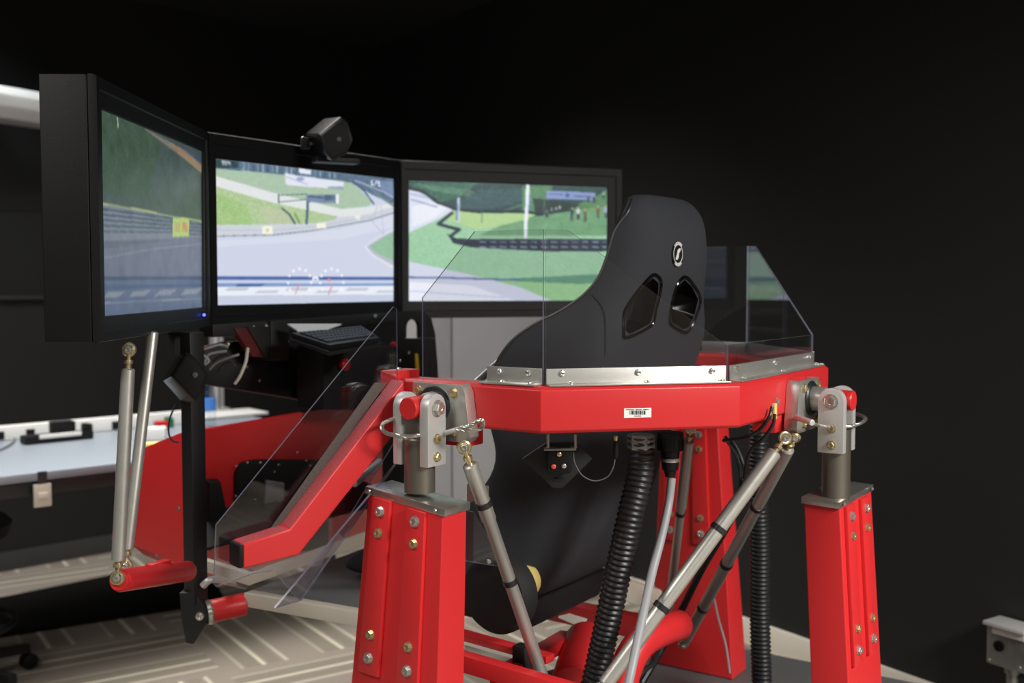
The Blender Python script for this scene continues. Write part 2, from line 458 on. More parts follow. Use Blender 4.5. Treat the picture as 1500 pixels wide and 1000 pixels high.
# black bracket / tool on the bench
a = T(38, 641, 3.9); a.z = .752; dz = fd
t = thing('headset_tray', 'black plastic tray with a white strip lying on the pale bench', 'tray', onZ(84, 640, .75))
p = onZ(84, 646, .75)
G().box(p + Z * .017, fd, fn, Z, .26, .07, .03).build('tray_body', 'black_plastic', t, bevel=.006)
G().box(p + Z * .028 - fn * .037, fd, fn, Z, .16, .006, .016).build('white_strip', 'white_plastic', t, bevel=.002)
G().box(p + Z * .055 + fd * .02, fd, fn, Z, .09, .05, .045).build('clamp_block', 'black_plastic', t, bevel=.008)
G().box(p + Z * .045 + fd * .115, fd, fn, Z, .03, .05, .03).build('clip', 'black_plastic', t, bevel=.006)
# cables lying on bench left
pp = [onZ(-20, 668, .75), onZ(10, 656, .75), onZ(22, 644, .75), onZ(4, 640, .75)]
tag(G().tube([q + Z * .005 for q in spline(pp, 6)], .004, 8).build('cable', 'grey_dark', origin=pp[0]), 'thin grey cable on the bench near the left edge', 'cable')

def small_box(px, py, sx, sy, sz, m, name, label, cat, z=.75, rot=0.2):
    p = onZ(px, py, z)
    o = G().box(p + Z * (sz / 2 + .001), Vector((math.cos(rot), math.sin(rot), 0)), Vector((-math.sin(rot), math.cos(rot), 0)), Z, sx, sy, sz)
    o = o.build(name, m, bevel=min(sx, sy, sz) * .15, origin=p); tag(o, label, cat); return o
small_box(224, 644, .10, .07, .05, 'white_plastic', 'parts_box', 'white little box behind the silver rods on the bench', 'box')
small_box(236, 629, .05, .05, .035, 'red_plastic', 'parts_box', 'small red box near the back of the bench', 'box', rot=.6)
small_box(248, 626, .03, .03, .04, 'green_plastic', 'parts_box', 'tiny green box beside the small red box', 'box', rot=.9)
small_box(228, 656, .07, .05, .02, 'yellow_foam', 'parts_box', 'pale yellow flat box on the bench by the rods', 'box', rot=.4)
small_box(330, 608, .34, .20, .012, 'white_plastic', 'paper_stack', 'white paper stack lying on the bench right of the bottle', 'paper', rot=.7)
# bottle
bp_ = onZ(306, 626, .75)
t = thing('water_bottle', 'clear plastic water bottle with blue label on the bench', 'bottle', bp_)
G().lathe(bp_, Z, [(0.001, .026), (.004, .031), (.05, .031), (.055, .029), (.06, .031), (.13, .031), (.155, .026), (.18, .013), (.188, .012)], 20).build('bottle_body', 'bottle_clear', t)
G().lathe(bp_ + Z * .075, Z, [(0, .0315), (.05, .0315)], 20).build('bottle_label', 'blue_label', t)
G().lathe(bp_ + Z * .187, Z, [(0, .0145), (.016, .0145)], 16).build('cap', 'white_plastic', t, bevel=.001)
# aluminium upright behind the bottle
p = onZ(318, 600, .75)
t = thing('aluminium_upright', 'slotted aluminium upright standing on bench behind the bottle', 'post', p)
G().box(p + Z * .23, fd, fn, Z, .05, .05, .44).build('extrusion', 'alu_matte', t, bevel=.004)
G().box(p + Z * .23 - fn * .026, fd, fn, Z, .008, .004, .44).build('slot', 'grey_dark', t)
G().box(p + Z * .006, fd, fn, Z, .09, .09, .01).build('foot_plate', 'alu_matte', t, bevel=.002)
# outlet plate on the bench's under panel
pw = T(62, 725, 3.50); 
t = thing('outlet_cover', 'beige outlet cover plate hanging under the bench front edge', 'outlet', pw)
G().box(pw, fd, fn, Z, .056, .012, .076).build('plate', 'beige_metal', t, bevel=.003)
G().box(pw - fn * .007, fd, fn, Z, .03, .004, .02).build('slot_insert', 'cream', t, bevel=.001)
G().box(pw + Z * .055 + fn * .0, fd, fn, Z, .03, .01, .045).build('hanger', 'bench_dark', t)

# =================================================================== GREY CABINET
cp = Vector((-.46, 4.60, 0)); cx = Vector((1, -.02, 0)).normalized(); cy = Vector((.02, 1, 0)).normalized()
t = thing('storage_cabinet', 'tall grey two-door metal cabinet beyond the monitors and seat', 'cabinet', cp + cx * .4)
cw, ch = .72, 1.32
cc = cp + cx * cw / 2 + cy * .17
G().box(cc + Z * (ch / 2 + .02), cx, cy, Z, cw, .32, ch).build('cabinet_body', 'grey_metal', t, bevel=.006)
x1 = .20
G().box(cp + cx * (x1 / 2 + .004) - cy * .002 + Z * (ch / 2 + .03), cx, cy, Z, x1 - .006, .02, ch - .06).build('door', 'grey_metal', t, bevel=.003)
d2 = G().box(cp + cx * ((cw + x1) / 2) - cy * .002 + Z * (ch / 2 + .03), cx, cy, Z, cw - x1 - .012, .02, ch - .06).build('door', 'grey_metal', t, bevel=.003)
G().box(cp + cx * (x1 + .06) - cy * .02 + Z * .85, cx, cy, Z, .015, .02, .12).build('handle', 'zinc', t, bevel=.003)
G().box(cc + Z * .012, cx, cy, Z, cw - .04, .30, .022).build('plinth', 'grey_dark', t)

# =================================================================== ELECTRICAL BOX + CONDUIT on right wall
pw = onPlane(1484, 945, P_R + nR * .045, nR)
t = thing('conduit_box', 'galvanised electrical box on the black wall, lower right', 'electrical box', pw)
G().box(pw, DR, nR, Z, .125, .075, .125).build('box_body', 'galv', t, bevel=.008)
G().box(pw + Z * .062 + nR * .01, DR, nR, Z, .13, .09, .012).build('lid', 'alu_matte', t, bevel=.004)
G().box(pw + Z * .045 + nR * .042 + DR * .01, DR, nR, Z, .10, .008, .02).build('hasp', 'alu_matte', t, bevel=.002)
G().cyl(pw + nR * .036 - DR * .02, pw + nR * .043 - DR * .02, .016).build('knockout', 'gloss_trim', t)
G().lathe(pw - Z * .062, -Z, [(0, .022), (.02, .022), (.022, .016), (.05, .016), (.052, .013), (pw.z - .062, .013)], 20).build('conduit', 'galv', t)
bolt(t, pw + nR * .037 + DR * .045 - Z * .045, nR, .004, 'zinc', 'pan', 'screw')
bolt(t, pw + nR * .037 - DR * .05 - Z * .05, nR, .004, 'zinc', 'pan', 'screw')

# =================================================================== STOOL at the left edge
sc_ = Vector((T(-75, 900, 3.55).x, 3.55, 0))
t = thing('drafting_stool', 'black stool with foot ring, only its edge shows at lower left', 'stool', sc_)
G().cyl(sc_ + Z * .07, sc_ + Z * .52, .025).build('column', 'black_plastic', t)
ang = [math.radians(x) for x in (-20, 52, 124, 196, 268)]
for a_ in ang:
    d = Vector((math.cos(a_), math.sin(a_), 0)); e = sc_ + d * .27
    G().rings([[sc_ + d * q + d.cross(Z) * x + Z * (h + z_) for x, z_ in ((-.02, -.015), (.02, -.015), (.015, .015), (-.015, .015))] for q, h in ((.02, .1), (.27, .075))]).build('base_leg', 'black_plastic', t, bevel=.004)
    G().lathe(e - d.cross(Z) * .02 + Z * .029 - Z * 0, d.cross(Z), [(0, .02), (.003, .028), (.037, .028), (.04, .02)], 16).build('caster', 'black_plastic', t)
G().tube([sc_ + Vector((math.cos(k * math.pi / 16), math.sin(k * math.pi / 16), 0)) * .20 + Z * .22 for k in range(32)], .011, 10, closed=True).build('foot_ring', 'black_plastic', t)
for k in range(3):
    d = Vector((math.cos(k * 2.1), math.sin(k * 2.1), 0)); G().cyl(sc_ + Z * .22 + d * .02, sc_ + Z * .22 + d * .19, .008, n=10).build('ring_spoke', 'black_plastic', t)
G().lathe(sc_ + Z * .5, Z, [(0, .15), (.02, .19), (.06, .2), (.08, .18), (.09, .1)], 32).build('seat', 'black_plastic', t)

# =================================================================== SIMULATOR BASE PLATFORM
t = thing('base_platform', 'low grey steel platform under the red pedestals', 'platform', R(2.1, 1.3, 0))
def rbox(u0, u1, v0, v1, z0, z1): return G().hexa([R(u0, v0, z0), R(u1, v0, z0), R(u1, v1, z0), R(u0, v1, z0)], [R(u0, v0, z1), R(u1, v0, z1), R(u1, v1, z1), R(u0, v1, z1)])
rbox(1.38, 2.95, .45, 1.46, .27, .30).build('platform_top', 'deck_grey', t, bevel=.003)
rbox(1.40, 2.93, .47, 1.44, .20, .27).build('platform_frame', 'black_paint', t, bevel=.003)
for uu in (1.45, 2.88):
    for vv in (.55, 1.38):
        rbox(uu - .03, uu + .03, vv - .03, vv + .03, 0.0, .20).build('leg', 'black_paint', t, bevel=.002)

# =================================================================== PEDESTALS
def pedestal(name, label, top, bot, zfoot, post, tilt_axis, pinz, out, side, near):
    """top/bot: three pixel-derived corners a,b,c (b is the corner nearest the camera); strips on face a-b if near==0 else b-c"""
    a, b, c = top; d = a + c - b; A_, B_, C_ = bot; D_ = A_ + C_ - B_
    def ext(p, q):
        k = (zfoot - p.z) / (q.z - p.z); return p + (q - p) * k
    fa, fb, fc, fd_ = ext(a, A_), ext(b, B_), ext(c, C_), ext(d, D_)
    org = (fa + fb + fc + fd_) / 4; org.z = zfoot
    t = thing(name, label, 'pedestal', org, 'red actuator pedestals')
    G().hexa([fa, fb, fc, fd_], [a, b, c, d]).build('column', 'red_paint', t, bevel=.004, seg=3)
    # cap plate
    cen = (a + b + c + d) / 4; ex = 1.0
    def grow(p, k): return p + (p - cen).normalized() * k
    n = (c - b).cross(a - b).normalized(); n = n if n.z > 0 else -n
    q = [grow(p, .007) for p in (a, b, c, d)]
    G().hexa([p - n * .012 for p in q], [p + n * .002 for p in q]).build('cap_plate', 'steel_plate', t, bevel=.0015)
    # strips and bolts on the wide face
    P, Q, P2, Q2 = (a, b, fa, fb) if near == 0 else (b, c, fb, fc)
    fn_ = (Q - P).cross(P2 - P).normalized()
    if fn_.dot(CAM - P) < 0: fn_ = -fn_
    Hh = (P - P2).length
    def fp(s, z_):      # point on the face: s across 0..1, z_ metres below the top
        k = z_ / Hh; return (P + (P2 - P) * k) * (1 - s) + (Q + (Q2 - Q) * k) * s
    S = []
    for s0, s1, dz in ((.10, .34, .012), (.56, .80, .014)):
        zz = .335
        pts = [fp(s0, dz), fp(s1, dz), fp(s1, zz), fp(s0, zz)]
        g = G(); g.prism([p - fn_ * .002 for p in pts], fn_ * .010)
        g.build('doubler_strip', 'red_paint', t, bevel=.0025)
        sm = (s0 + s1) / 2
        for z_, m_, r_ in ((.035, 'zinc', .0085), (.075, 'brass', .0078), (.262, 'brass', .0078), (.305, 'zinc', .0085)):
            bolt(t, fp(sm, z_) + fn_ * .0078, fn_, r_, m_)
    # corner screws of the cap
    w_ = (Q - P).normalized()
    for p in (P + w_ * .008, Q - w_ * .012): bolt(t, p + fn_ * .007 - n * .004, fn_, .0035, 'zinc', 'pan', 'screw')
    # post and clevis
    o_ = Vector(out); s_ = Vector(side)
    pb = Vector((post.x, post.y, a.z)) - Z * .002
    G().lathe(pb, Z, [(0, .0285), (pinz - .078 - pb.z + .02, .0285), (pinz - .078 - pb.z + .022, .027)], 32).build('post', 'steel_post', t)
    for k in (-1, 1):
        cpt = pb + s_ * k * .031; r_ = .0265
        prof = [(-r_, pinz - .105), (r_, pinz - .105)] + [(r_ * math.cos(x), pinz + r_ * math.sin(x)) for x in [math.pi * i / 14 for i in range(15)]]
        pts = [Vector((cpt.x, cpt.y, 0)) + o_ * x + Z * z_ - s_ * .010 for x, z_ in prof]
        cl = G().prism(pts, s_ * .020).build('clevis_plate', 'alu_matte', t, bevel=.0025)
        if k == 1 or True:
            sg = s_ * k
            base = Vector((cpt.x, cpt.y, 0)) + sg * .0102
            bolt(t, base + Z * pinz, sg, .0125, 'zinc')
            bolt(t, base + Z * (pinz - .055) + o_ * .002, sg, .0075, 'brass')
            bolt(t, base + Z * (pinz - .088) + o_ * .002, sg, .0075, 'brass')
    return t, pb
PZ = 1.140
# left pedestal
TL = [T(540, 714, 1.985), T(649, 746, 1.885), T(684, 736, 1.945)]
BL = [T(514, 1000, 1.965), T(641, 1000, 1.855), T(680, 1000, 1.915)]
postL = R(1.530, 1.236)
pedL, pbL = pedestal('pedestal', 'red bolted pedestal left of the seat, below the swing arm', TL, BL, .302, postL, None, PZ, -U, -W, 0)
TRr = [T(1177, 728, 2.19), T(1230, 736, 2.145), T(1276, 711, 2.285)]
BRr = [T(1188, 1000, 2.165), T(1243, 1000, 2.12), T(1292, 1000, 2.26)]
postR = R(2.190, .676)
pedR, pbR = pedestal('pedestal', 'red bolted pedestal right of the seat, before the black wall', TRr, BRr, .302, postR, None, 1.128, -W, -U, 1)
# the far pedestal, mostly behind the beam
TF = [R(2.705, 1.322, .99), R(2.705, 1.157, .99), R(2.778, 1.157, .99)]
BF = [R(2.69, 1.345, .302), R(2.69, 1.10, .302), R(2.79, 1.10, .302)]
pedF, pbF = pedestal('pedestal', 'red pedestal in shade beyond the seat, behind the hoses', TF, BF, .302, R(2.738, 1.24), None, PZ, U, -W, 0)
for o in (pedL, pedR, pedF): o.location.z = .302

# =================================================================== COCKPIT HOOP FRAME
ZT, ZB = 1.1815, 1.098
OUT = [(1.603, 1.352), (1.603, 1.020), (1.877, .759), (2.391, .759), (2.690, 1.045), (2.690, 1.45)]
OUT = [Vector(p) for p in OUT]
def ring_path(d): return offset_path(OUT, d)          # + is inward (left of the travel direction)
def beam_mesh(path_out, wdt, z0, z1, ch=.006):
    sec = [(ch, z0), (0, z0 + ch), (0, z1 - ch), (ch, z1), (wdt - ch, z1), (wdt, z1 - ch), (wdt, z0 + ch), (wdt - ch, z0)]
    offs = {d: offset_path(path_out, d) for d, _ in sec}
    return G().rings([[R(offs[d][i].x, offs[d][i].y, z_) for d, z_ in sec] for i in range(len(path_out))])
frame = thing('cockpit_frame', 'red angular hoop beam around the racing seat', 'frame', R(2.134, .9, ZB))
beam_mesh(OUT, .062, ZB, ZT).build('hoop_beam', 'red_paint', frame, bevel=.0015)
G().box(R(1.634, 1.368, (ZT + ZB) / 2 + .006), U, W, Z, .074, .040, .100).build('corner_post', 'red_paint', frame, bevel=.004)
bolt(frame, R(1.63, 1.368, (ZT + ZB) / 2 + .056), Z, .006, 'zinc', 'pan', 'screw')
# weld seam collar on left run and sleeve on the rear run
# asset label
pA = onPlane(914, 597, R(OUT[1].x, OUT[1].y, 1.1), (W * -1 * .707 + U * -.707))
nAB = (U * (OUT[1].y - OUT[2].y) * -1 + W * -(OUT[2].x - OUT[1].x)).normalized()
q = [onPlane(x, y, R(OUT[1].x, OUT[1].y, 1.1) + nAB * .0006, nAB) for x, y in ((914, 598), (954, 597), (954, 611), (914, 612))]
lab = G().prism(q, nAB * .0004).build('asset_label', 'label_white', frame)
g = G()
for k in range(13):
    x = 922 + k * 1.9; ww = .6 + .5 * ((k * 7) % 3)
    e = [onPlane(xx, yy, R(OUT[1].x, OUT[1].y, 1.1) + nAB * .0012, nAB) for xx, yy in ((x, 601.2), (x + ww, 601.2), (x + ww, 607), (x, 607))]
    g.prism(e, nAB * .0002)
o = g.build('barcode', 'ink', lab) if False else None
def sub_build(g, name, m, parentobj, **k):
    o = g.build(name, m, None, **k)
    # geometry is in world coordinates; parent directly and cancel the parent's offset
    o.parent = parentobj; o.location = -worldpos(parentobj); return o
ob = sub_build(g, 'barcode', 'ink', lab); ob['kind'] = 'stuff'
g = G()
for (x, y, ww) in ((917, 599.3, 12), (931, 599.3, 9), (942, 599.2, 8), (929, 608.6, 10)):
    e = [onPlane(xx, yy, R(OUT[1].x, OUT[1].y, 1.1) + nAB * .0012, nAB) for xx, yy in ((x, y), (x + ww, y), (x + ww, y + .9), (x, y + .9))]
    g.prism(e, nAB * .0002)
ob = sub_build(g, 'fine_print', 'ink', lab); ob['kind'] = 'stuff'

# mounting plates, stub shafts, bearings
def mount(pu, out, side, pinz, post, faced):
    """pu: point on beam face at pin height"""
    o_, s_ = Vector(out), Vector(side)
    prof = [(-.052, .040), (.062, .040), (.070, .026), (.082, -.055), (.072, -.066), (-.050, -.066), (-.058, -.05)]
    so = .024
    pts = [pu + s_ * x + Z * z_ + o_ * so for x, z_ in prof]
    G().prism(pts, o_ * .004).build('mounting_plate', 'brushed', frame, bevel=.001)
    fl = [(.062, .040), (.070, .026), (.082, -.055), (.072, -.066)]
    G().rings([[pu + s_ * x + Z * z_ + o_ * .001, pu + s_ * x + Z * z_ + o_ * (so + .003), pu + s_ * (x - .004) + Z * z_ + o_ * (so + .003), pu + s_ * (x - .004) + Z * z_ + o_ * .001] for x, z_ in fl]).build('plate_flange', 'brushed', frame, bevel=.0007)
    G().rings([[pu + s_ * x + Z * z_ + o_ * .001, pu + s_ * x + Z * z_ + o_ * (so + .003), pu + s_ * (x + .004) + Z * z_ + o_ * (so + .003), pu + s_ * (x + .004) + Z * z_ + o_ * .001] for x, z_ in ((-.052, .040), (-.058, -.05), (-.050, -.066))]).build('plate_flange', 'brushed', frame, bevel=.0007)
    pu0 = pu; pu = pu + o_ * .0195
    G().lathe(pu + o_ * .0085, o_, [(0, .036), (.003, .036), (.006, .033), (.006, .026)], 32).build('bearing_boot', 'rubber', frame)
    L_ = (Vector((post.x, post.y, 0)) - Vector((pu.x, pu.y, 0))).dot(o_)
    G().lathe(pu + o_ * .006, o_, [(0, .025), (.004, .0255), (L_ - .028, .024), (L_ - .026, .022)], 32).build('stub_shaft', 'rod', frame)
    G().lathe(pu + o_ * (L_ - .026), o_, [(0, .0205), (.058, .0205), (.060, .019)], 32).build('pivot_pin', 'red_paint', frame)
    for x, z_ in ((-.040, .024), (.045, .024), (-.043, -.05), (.045, -.048)):
        bolt(frame, pu + s_ * x + Z * z_ + o_ * .0085, o_, .008, 'brass')
muL = R(1.603, 1.236, PZ); muR = R(2.190, .759, 1.128); muF = R(2.690, 1.24, PZ)
mount(muL, -U, -W, PZ, postL, 0)
mount(muR, -W, -U, 1.128, postR, 0)
mount(muF, U, -W, PZ, R(2.738, 1.24), 0)
# red lugs under the beam that carry the struts
for nm, p, du, dv in (('lug', R(1.625, 1.215, ZB - .018), .05, .075), ('lug', R(2.135, .79, ZB - .016), .11, .05), ('lug', R(2.60, 1.2, ZB - .016), .05, .10)):
    G().box(p, U, W, Z, du, dv, .036).build('strut_lug', 'red_paint', frame, bevel=.004)
# brass fitting + cable tie clip on the rear run
bolt(frame, onV(1137, 588, .7585), -W, .006, 'zinc')
G().box(onV(1134, 602, .755), U, W, Z, .014, .008, .032).build('cable_clip', 'yellow_foam', frame, bevel=.002)

# steel safety loops -----------------------------------------------------------
def rope(name, label, pts, grp='wire rope safety loops'):
    t = thing(name, label, 'cable', pts[0], grp)
    path = spline(pts, 10)
    tot = 0
    for k in range(4):
        x = None; out = []; s = 0
        for i, p in enumerate(path):
            tt = (path[min(i + 1, len(path) - 1)] - path[max(i - 1, 0)]).normalized()
            if x is None: x = tt.orthogonal().normalized()
            x = (x - tt * x.dot(tt)).normalized(); y = tt.cross(x)
            if i: s += (path[i] - path[i - 1]).length
            a_ = s / .0060 + k * math.pi / 2 
            out.append(p + (x * math.cos(a_) + y * math.sin(a_)) * .0021)
        G().tube(out, .0019, 6).build('strand', 'wire_rope', t)
    return t
yL = 1.93
loopL = rope('safety_loop', 'twisted steel wire loop around the left post clevis',
     [T(598, 611, 1.99), T(577, 613, 1.96), T(560, 622, 1.94), T(566, 634, 1.925), T(592, 639, 1.92), T(612, 638, 1.925), T(628, 637, 1.955), T(648, 634, 1.965), T(672, 629, 1.93), T(692, 621, 1.90), T(706, 615, 1.89), T(705, 627, 1.90), T(688, 630, 1.90), T(668, 628, 1.90)])
G().tube([T(652, 634, 1.955), T(678, 627, 1.92)], .0066, 10, rf=lambda i: .0052).build('crimp_sleeve', 'alu_matte', loopL, bevel=.001)
loopR = rope('safety_loop', 'steel wire loop around the right post clevis',
     [T(1148, 612, 2.19), T(1165, 613, 2.16), T(1186, 619, 2.13), T(1204, 624, 2.15), T(1225, 625, 2.16), T(1252, 623, 2.17), T(1268, 614, 2.20), T(1258, 607, 2.23), T(1240, 606, 2.25)])
G().tube([T(1166, 611, 2.155), T(1190, 619, 2.10)], .0062, 10).build('crimp_sleeve', 'alu_matte', loopR, bevel=.001)

# =================================================================== GUARD (clear panels)
guard = thing('clear_guard', 'clear plastic windscreen panels bolted along the red hoop beam', 'guard', R(2.134, 1.0, ZT))
GP = offset_path([Vector((1.603, 1.312)), OUT[1], OUT[2], OUT[3], OUT[4], Vector((2.690, 1.312))], .030)
zg = ZT + .002
tall, low = 1.462, 1.250
def gp(i, s): a, b = GP[i], GP[i + 1]; return a + (b - a) * s
def panel(i, prof, parent=guard):
    """prof: (s 0..1, z) round the sheet"""
    a, b = GP[i], GP[i + 1]; tt = (b - a).normalized(); n = Vector((-tt.y, tt.x))
    pts = [R(gp(i, s).x, gp(i, s).y, z_) for s, z_ in prof]
    G().prism(pts, (U * n.x + W * n.y) * .0042, 0, 1).build('panel', ['acrylic', 'acrylic_edge'], parent)
e = .008
panel(0, [(0.0, zg), (0.0, 1.337), (.45, tall), (1 - e, tall), (1 - e, zg)])
panel(1, [(e, zg), (e, tall), (.13, tall - .002), (1 - e, low), (1 - e, zg)])
panel(2, [(e, zg), (e, low), (1 - e, low), (1 - e, zg)])
panel(3, [(e, zg), (e, low), (.87, tall - .002), (1 - e, tall), (1 - e, zg)])
panel(4, [(e, zg), (e, tall), (.55, tall), (1, 1.337), (1, zg)])
def strip(i, s0, s1):
    a, b = gp(i, s0), gp(i, s1); tt = (b - a).normalized(); n = Vector((-tt.y, tt.x))
    ou = -(U * n.x + W * n.y)
    sec = [(-.0005, 0), (-.0275, 0), (-.0275, .003), (-.0035, .003), (-.0035, .030), (-.0005, .030)]
    g = G(); g.rings([[R(p.x, p.y, zg - .0015 + z_) - ou * x for x, z_ in sec] for p in (a, b)])
    g.build('angle_strip', 'alu_white' if False else 'brushed', guard, bevel=.0005)
    L_ = (b - a).length; n_ = max(1, round(L_ / .20)); 
    for k in range(n_ + 1):
        q_ = a + tt * (.028 + (L_ - .056) * k / n_)
        bolt(guard, R(q_.x, q_.y, zg + .020) + ou * .0036, ou, .0058, 'zinc', 'pan', 'screw')
        q2 = a + tt * min(L_ - .012, (.042 + (L_ - .056) * k / n_))
        bolt(guard, R(q2.x, q2.y, zg + .0015) + ou * .015, Z, .0058, 'zinc', 'pan', 'screw')
strip(0, .56, .99); strip(1, .012, .988); strip(2, .012, .988); strip(3, .012, .988); strip(4, .01, .5)

# =================================================================== SWING ARM with side guard
wv = Vector((math.sin(math.radians(-127)), math.cos(math.radians(-127)), 0)); wn = Vector((wv.y, -wv.x, 0))
if wn.dot(Vector((0, -1, 0))) < 0: wn = -wn
HP = T(598, 590, 2.045); HP0 = HP
def onW(px, py, off=0.0): return onPlane(px, py, HP0 + wn * off, wn)
gate = thing('swing_arm', 'red angled swing arm carrying a clear side panel, left of the seat', 'gate', HP)
ds = .023
up_pts = [onW(592, 557, ds), onW(425, 775, ds), onW(357, 797, ds)]   # top edge of near face
lo_pts = [onW(592, 618, ds), onW(438, 812, ds), onW(357, 832, ds)]
g = G()
rings_ = []
for a_, b_ in zip(up_pts, lo_pts): rings_.append([a_, b_, b_ - wn * 2 * ds, a_ - wn * 2 * ds])
g.rings(rings_); g.mi = [0 if f_ not in (3, 7) else 1 for f_ in range(len(g.mi))]; g.build('arm_tube', ['red_paint', 'red_glinting'], gate, bevel=.003, seg=3)
ax = (up_pts[2] - up_pts[1]).normalized()
cpts = rings_[2]
cm = sum(cpts, Vector()) / 4
G().hexa([p + (cm - p) * .02 for p in cpts], [p + (cm - p) * .06 + ax * .008 for p in cpts]).build('end_cap', 'black_plastic', gate, bevel=.002)
bolt(gate, lo_pts[2] * .6 + lo_pts[1] * .4 - wn * ds - Z * .0, -Z, .005, 'zinc', 'pan', 'screw')
def sheet(pix, off, name='panel', th=.005, rounded=True):
    pts = [onW(x, y, off) for x, y in pix]
    return G().prism(pts, -wn * th, 0, 1).build(name, ['acrylic_smoke', 'acrylic_edge'], gate)
sheet([(577, 449), (582, 452), (583, 560), (583, 640), (439, 878), (400, 836), (372, 840), (318, 860), (314, 855), (317, 769)], -ds - .001, 'side_panel')
q = [onW(439, 878, -ds - .004), onW(583, 672, -ds - .004), onW(560, 700, -ds + .035), onW(401, 889, -ds + .035)]
G().prism(q, (q[1] - q[0]).cross(q[3] - q[0]).normalized() * .004, 0, 1).build('lower_flange', ['acrylic_smoke', 'acrylic_edge'], gate)
# dark strip along inside of arm, standing in for its reflection in the panel
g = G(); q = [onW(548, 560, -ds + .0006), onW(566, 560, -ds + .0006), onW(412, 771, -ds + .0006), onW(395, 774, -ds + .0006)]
mat('reflection_speckle', (84, 74, 70), 0.7, nscale=420, bump=0.6, cvar=0.5)
g.prism(q, wn * .004).build('arm_reflection', 'reflection_speckle', gate, bevel=.001)

# =================================================================== SEAT
SU = 2.125
seat = thing('racing_seat', 'black cloth racing bucket seat with two harness slots', 'seat', R(SU, 1.3, .62))
# rows: z, half width, back v, wing depth, thickness
rows = [
 (1.553, .092, 1.036, .014, .028), (1.546, .130, 1.022, .026, .038), (1.515, .160, .998, .046, .045), (1.47, .174, .984, .080, .05), (1.42, .180, .982, .098, .055),
 (1.375, .190, .990, .106, .055), (1.34, .204, 1.000, .124, .055), (1.31, .224, 1.008, .158, .055), (1.285, .244, 1.014, .205, .055), (1.255, .262, 1.022, .240, .055),
 (1.215, .272, 1.034, .262, .058), (1.16, .272, 1.054, .272, .06), (1.08, .260, 1.085, .255, .06), (1.0, .242, 1.105, .205, .06), (.93, .238, 1.125, .220, .06),
 (.86, .238, 1.150, .275, .06), (.80, .242, 1.175, .40, .06), (.74, .245, 1.205, .50, .06), (.69, .240, 1.24, .545, .06), (.655, .215, 1.29, .50, .06)]
def seat_ring(z_, hw, v0, d, th):
    outer = []; rc = min(hw * .75, d * .9 + .01, .09)
    N1 = 8
    # left wing tip to the back, across, right wing tip (front view order)
    def side(sgn):
        p = [(sgn * hw * 1.0, v0 + d)]
        p.append((sgn * hw * 1.01, v0 + d * .55 + rc * .45))
        for k in range(5):
            a_ = k / 4 * math.pi / 2
            p.append((sgn * (hw - rc + rc * math.cos(a_)), v0 + rc - rc * math.sin(a_)))
        return p
    L_ = side(-1); R_ = side(1)[::-1]
    outer = L_ + [((hw - rc) * s, v0 - .004 * (1 - s * s)) for s in (-.6, -.2, .2, .6)] + R_
    # inner
    hi = hw - th * .75; ri = max(.01, rc - th * .3)
    def iside(sgn):
        p = [(sgn * (hi + .012), v0 + d + .004)]
        p.append((sgn * hi, v0 + th + (d - th) * .55 + .01))
        for k in range(5):
            a_ = k / 4 * math.pi / 2
            p.append((sgn * (hi - ri + ri * math.cos(a_)), v0 + th + ri - ri * math.sin(a_)))
        return p
    Li = iside(-1); Ri = iside(1)[::-1]
    inner = Li + [((hi - ri) * s, v0 + th) for s in (-.6, -.2, .2, .6)] + Ri
    return [R(SU + x, v, z_) for x, v in outer + inner[::-1]]
rr = [seat_ring(*r) for r in rows][::-1]
g = G(); g.rings(rr)
shell = g.build('shell_tmp', 'seat_cloth', seat, smooth=180)
md = shell.modifiers.new('s', 'SUBSURF'); md.levels = 2; md.render_levels = 2
# harness slot cutters
VS = 1.02
slotL = [(957, 405), (966, 413), (965, 430), (959, 454), (953, 475), (921, 491), (915, 486), (916, 460), (925, 442), (944, 417)]
slotR = [(1003, 408), (1014, 418), (1024, 438), (1018, 462), (1009, 481), (1001, 484), (984, 474), (982, 462), (986, 438), (993, 417)]
cut = []
shell.data.materials.append(MATS['gloss_trim'])
from mathutils.bvhtree import BVHTree
bpy.context.view_layer.update()
pm = bpy.data.meshes.new_from_object(shell.evaluated_get(bpy.context.evaluated_depsgraph_get()))
bvh = BVHTree.FromPolygons([v.co + worldpos(seat) for v in pm.vertices], [p.vertices for p in pm.polygons])
bpy.data.meshes.remove(pm)
for pl in (slotL, slotR):
    c_ = Vector((sum(p[0] for p in pl) / len(pl), sum(p[1] for p in pl) / len(pl)))
    pts = [(lambda h: h[0] if h[0] is not None else onV(*p, VS))(bvh.ray_cast(CAM, ray(*(c_ + (Vector(p) - c_) * .95)).normalized())) for p in pl]
    nn = Vector()
    for a_, b_ in zip(pts, pts[1:] + pts[:1]): nn += (a_ - pts[0]).cross(b_ - pts[0])
    nn.normalize()
    cut.append(G().prism([p - nn * .10 for p in pts], nn * .20).build('cutter', 'gloss_trim'))
for c_ in cut:
    b_ = shell.modifiers.new('b', 'BOOLEAN'); b_.object = c_; b_.operation = 'DIFFERENCE'; b_.solver = 'EXACT'
bpy.context.view_layer.update()
dg = bpy.context.evaluated_depsgraph_get()
nm = bpy.data.meshes.new_from_object(shell.evaluated_get(dg)); nm.name = 'seat_shell'
shell.modifiers.clear(); shell.data = nm; shell.name = 'seat_shell'
for c_ in cut: bpy.data.objects.remove(c_)
nm.polygons.foreach_set('use_smooth', [True] * len(nm.polygons)); nm.set_sharp_from_angle(angle=math.radians(50))
# find the back surface depth under a pixel for trims
def onSeat(px, py, lift=0.0):
    d = ray(px, py).normalized(); h = bvh.ray_cast(CAM, d)
    if h[0] is None: return onV(px, py, VS)
    return h[0] - d * lift
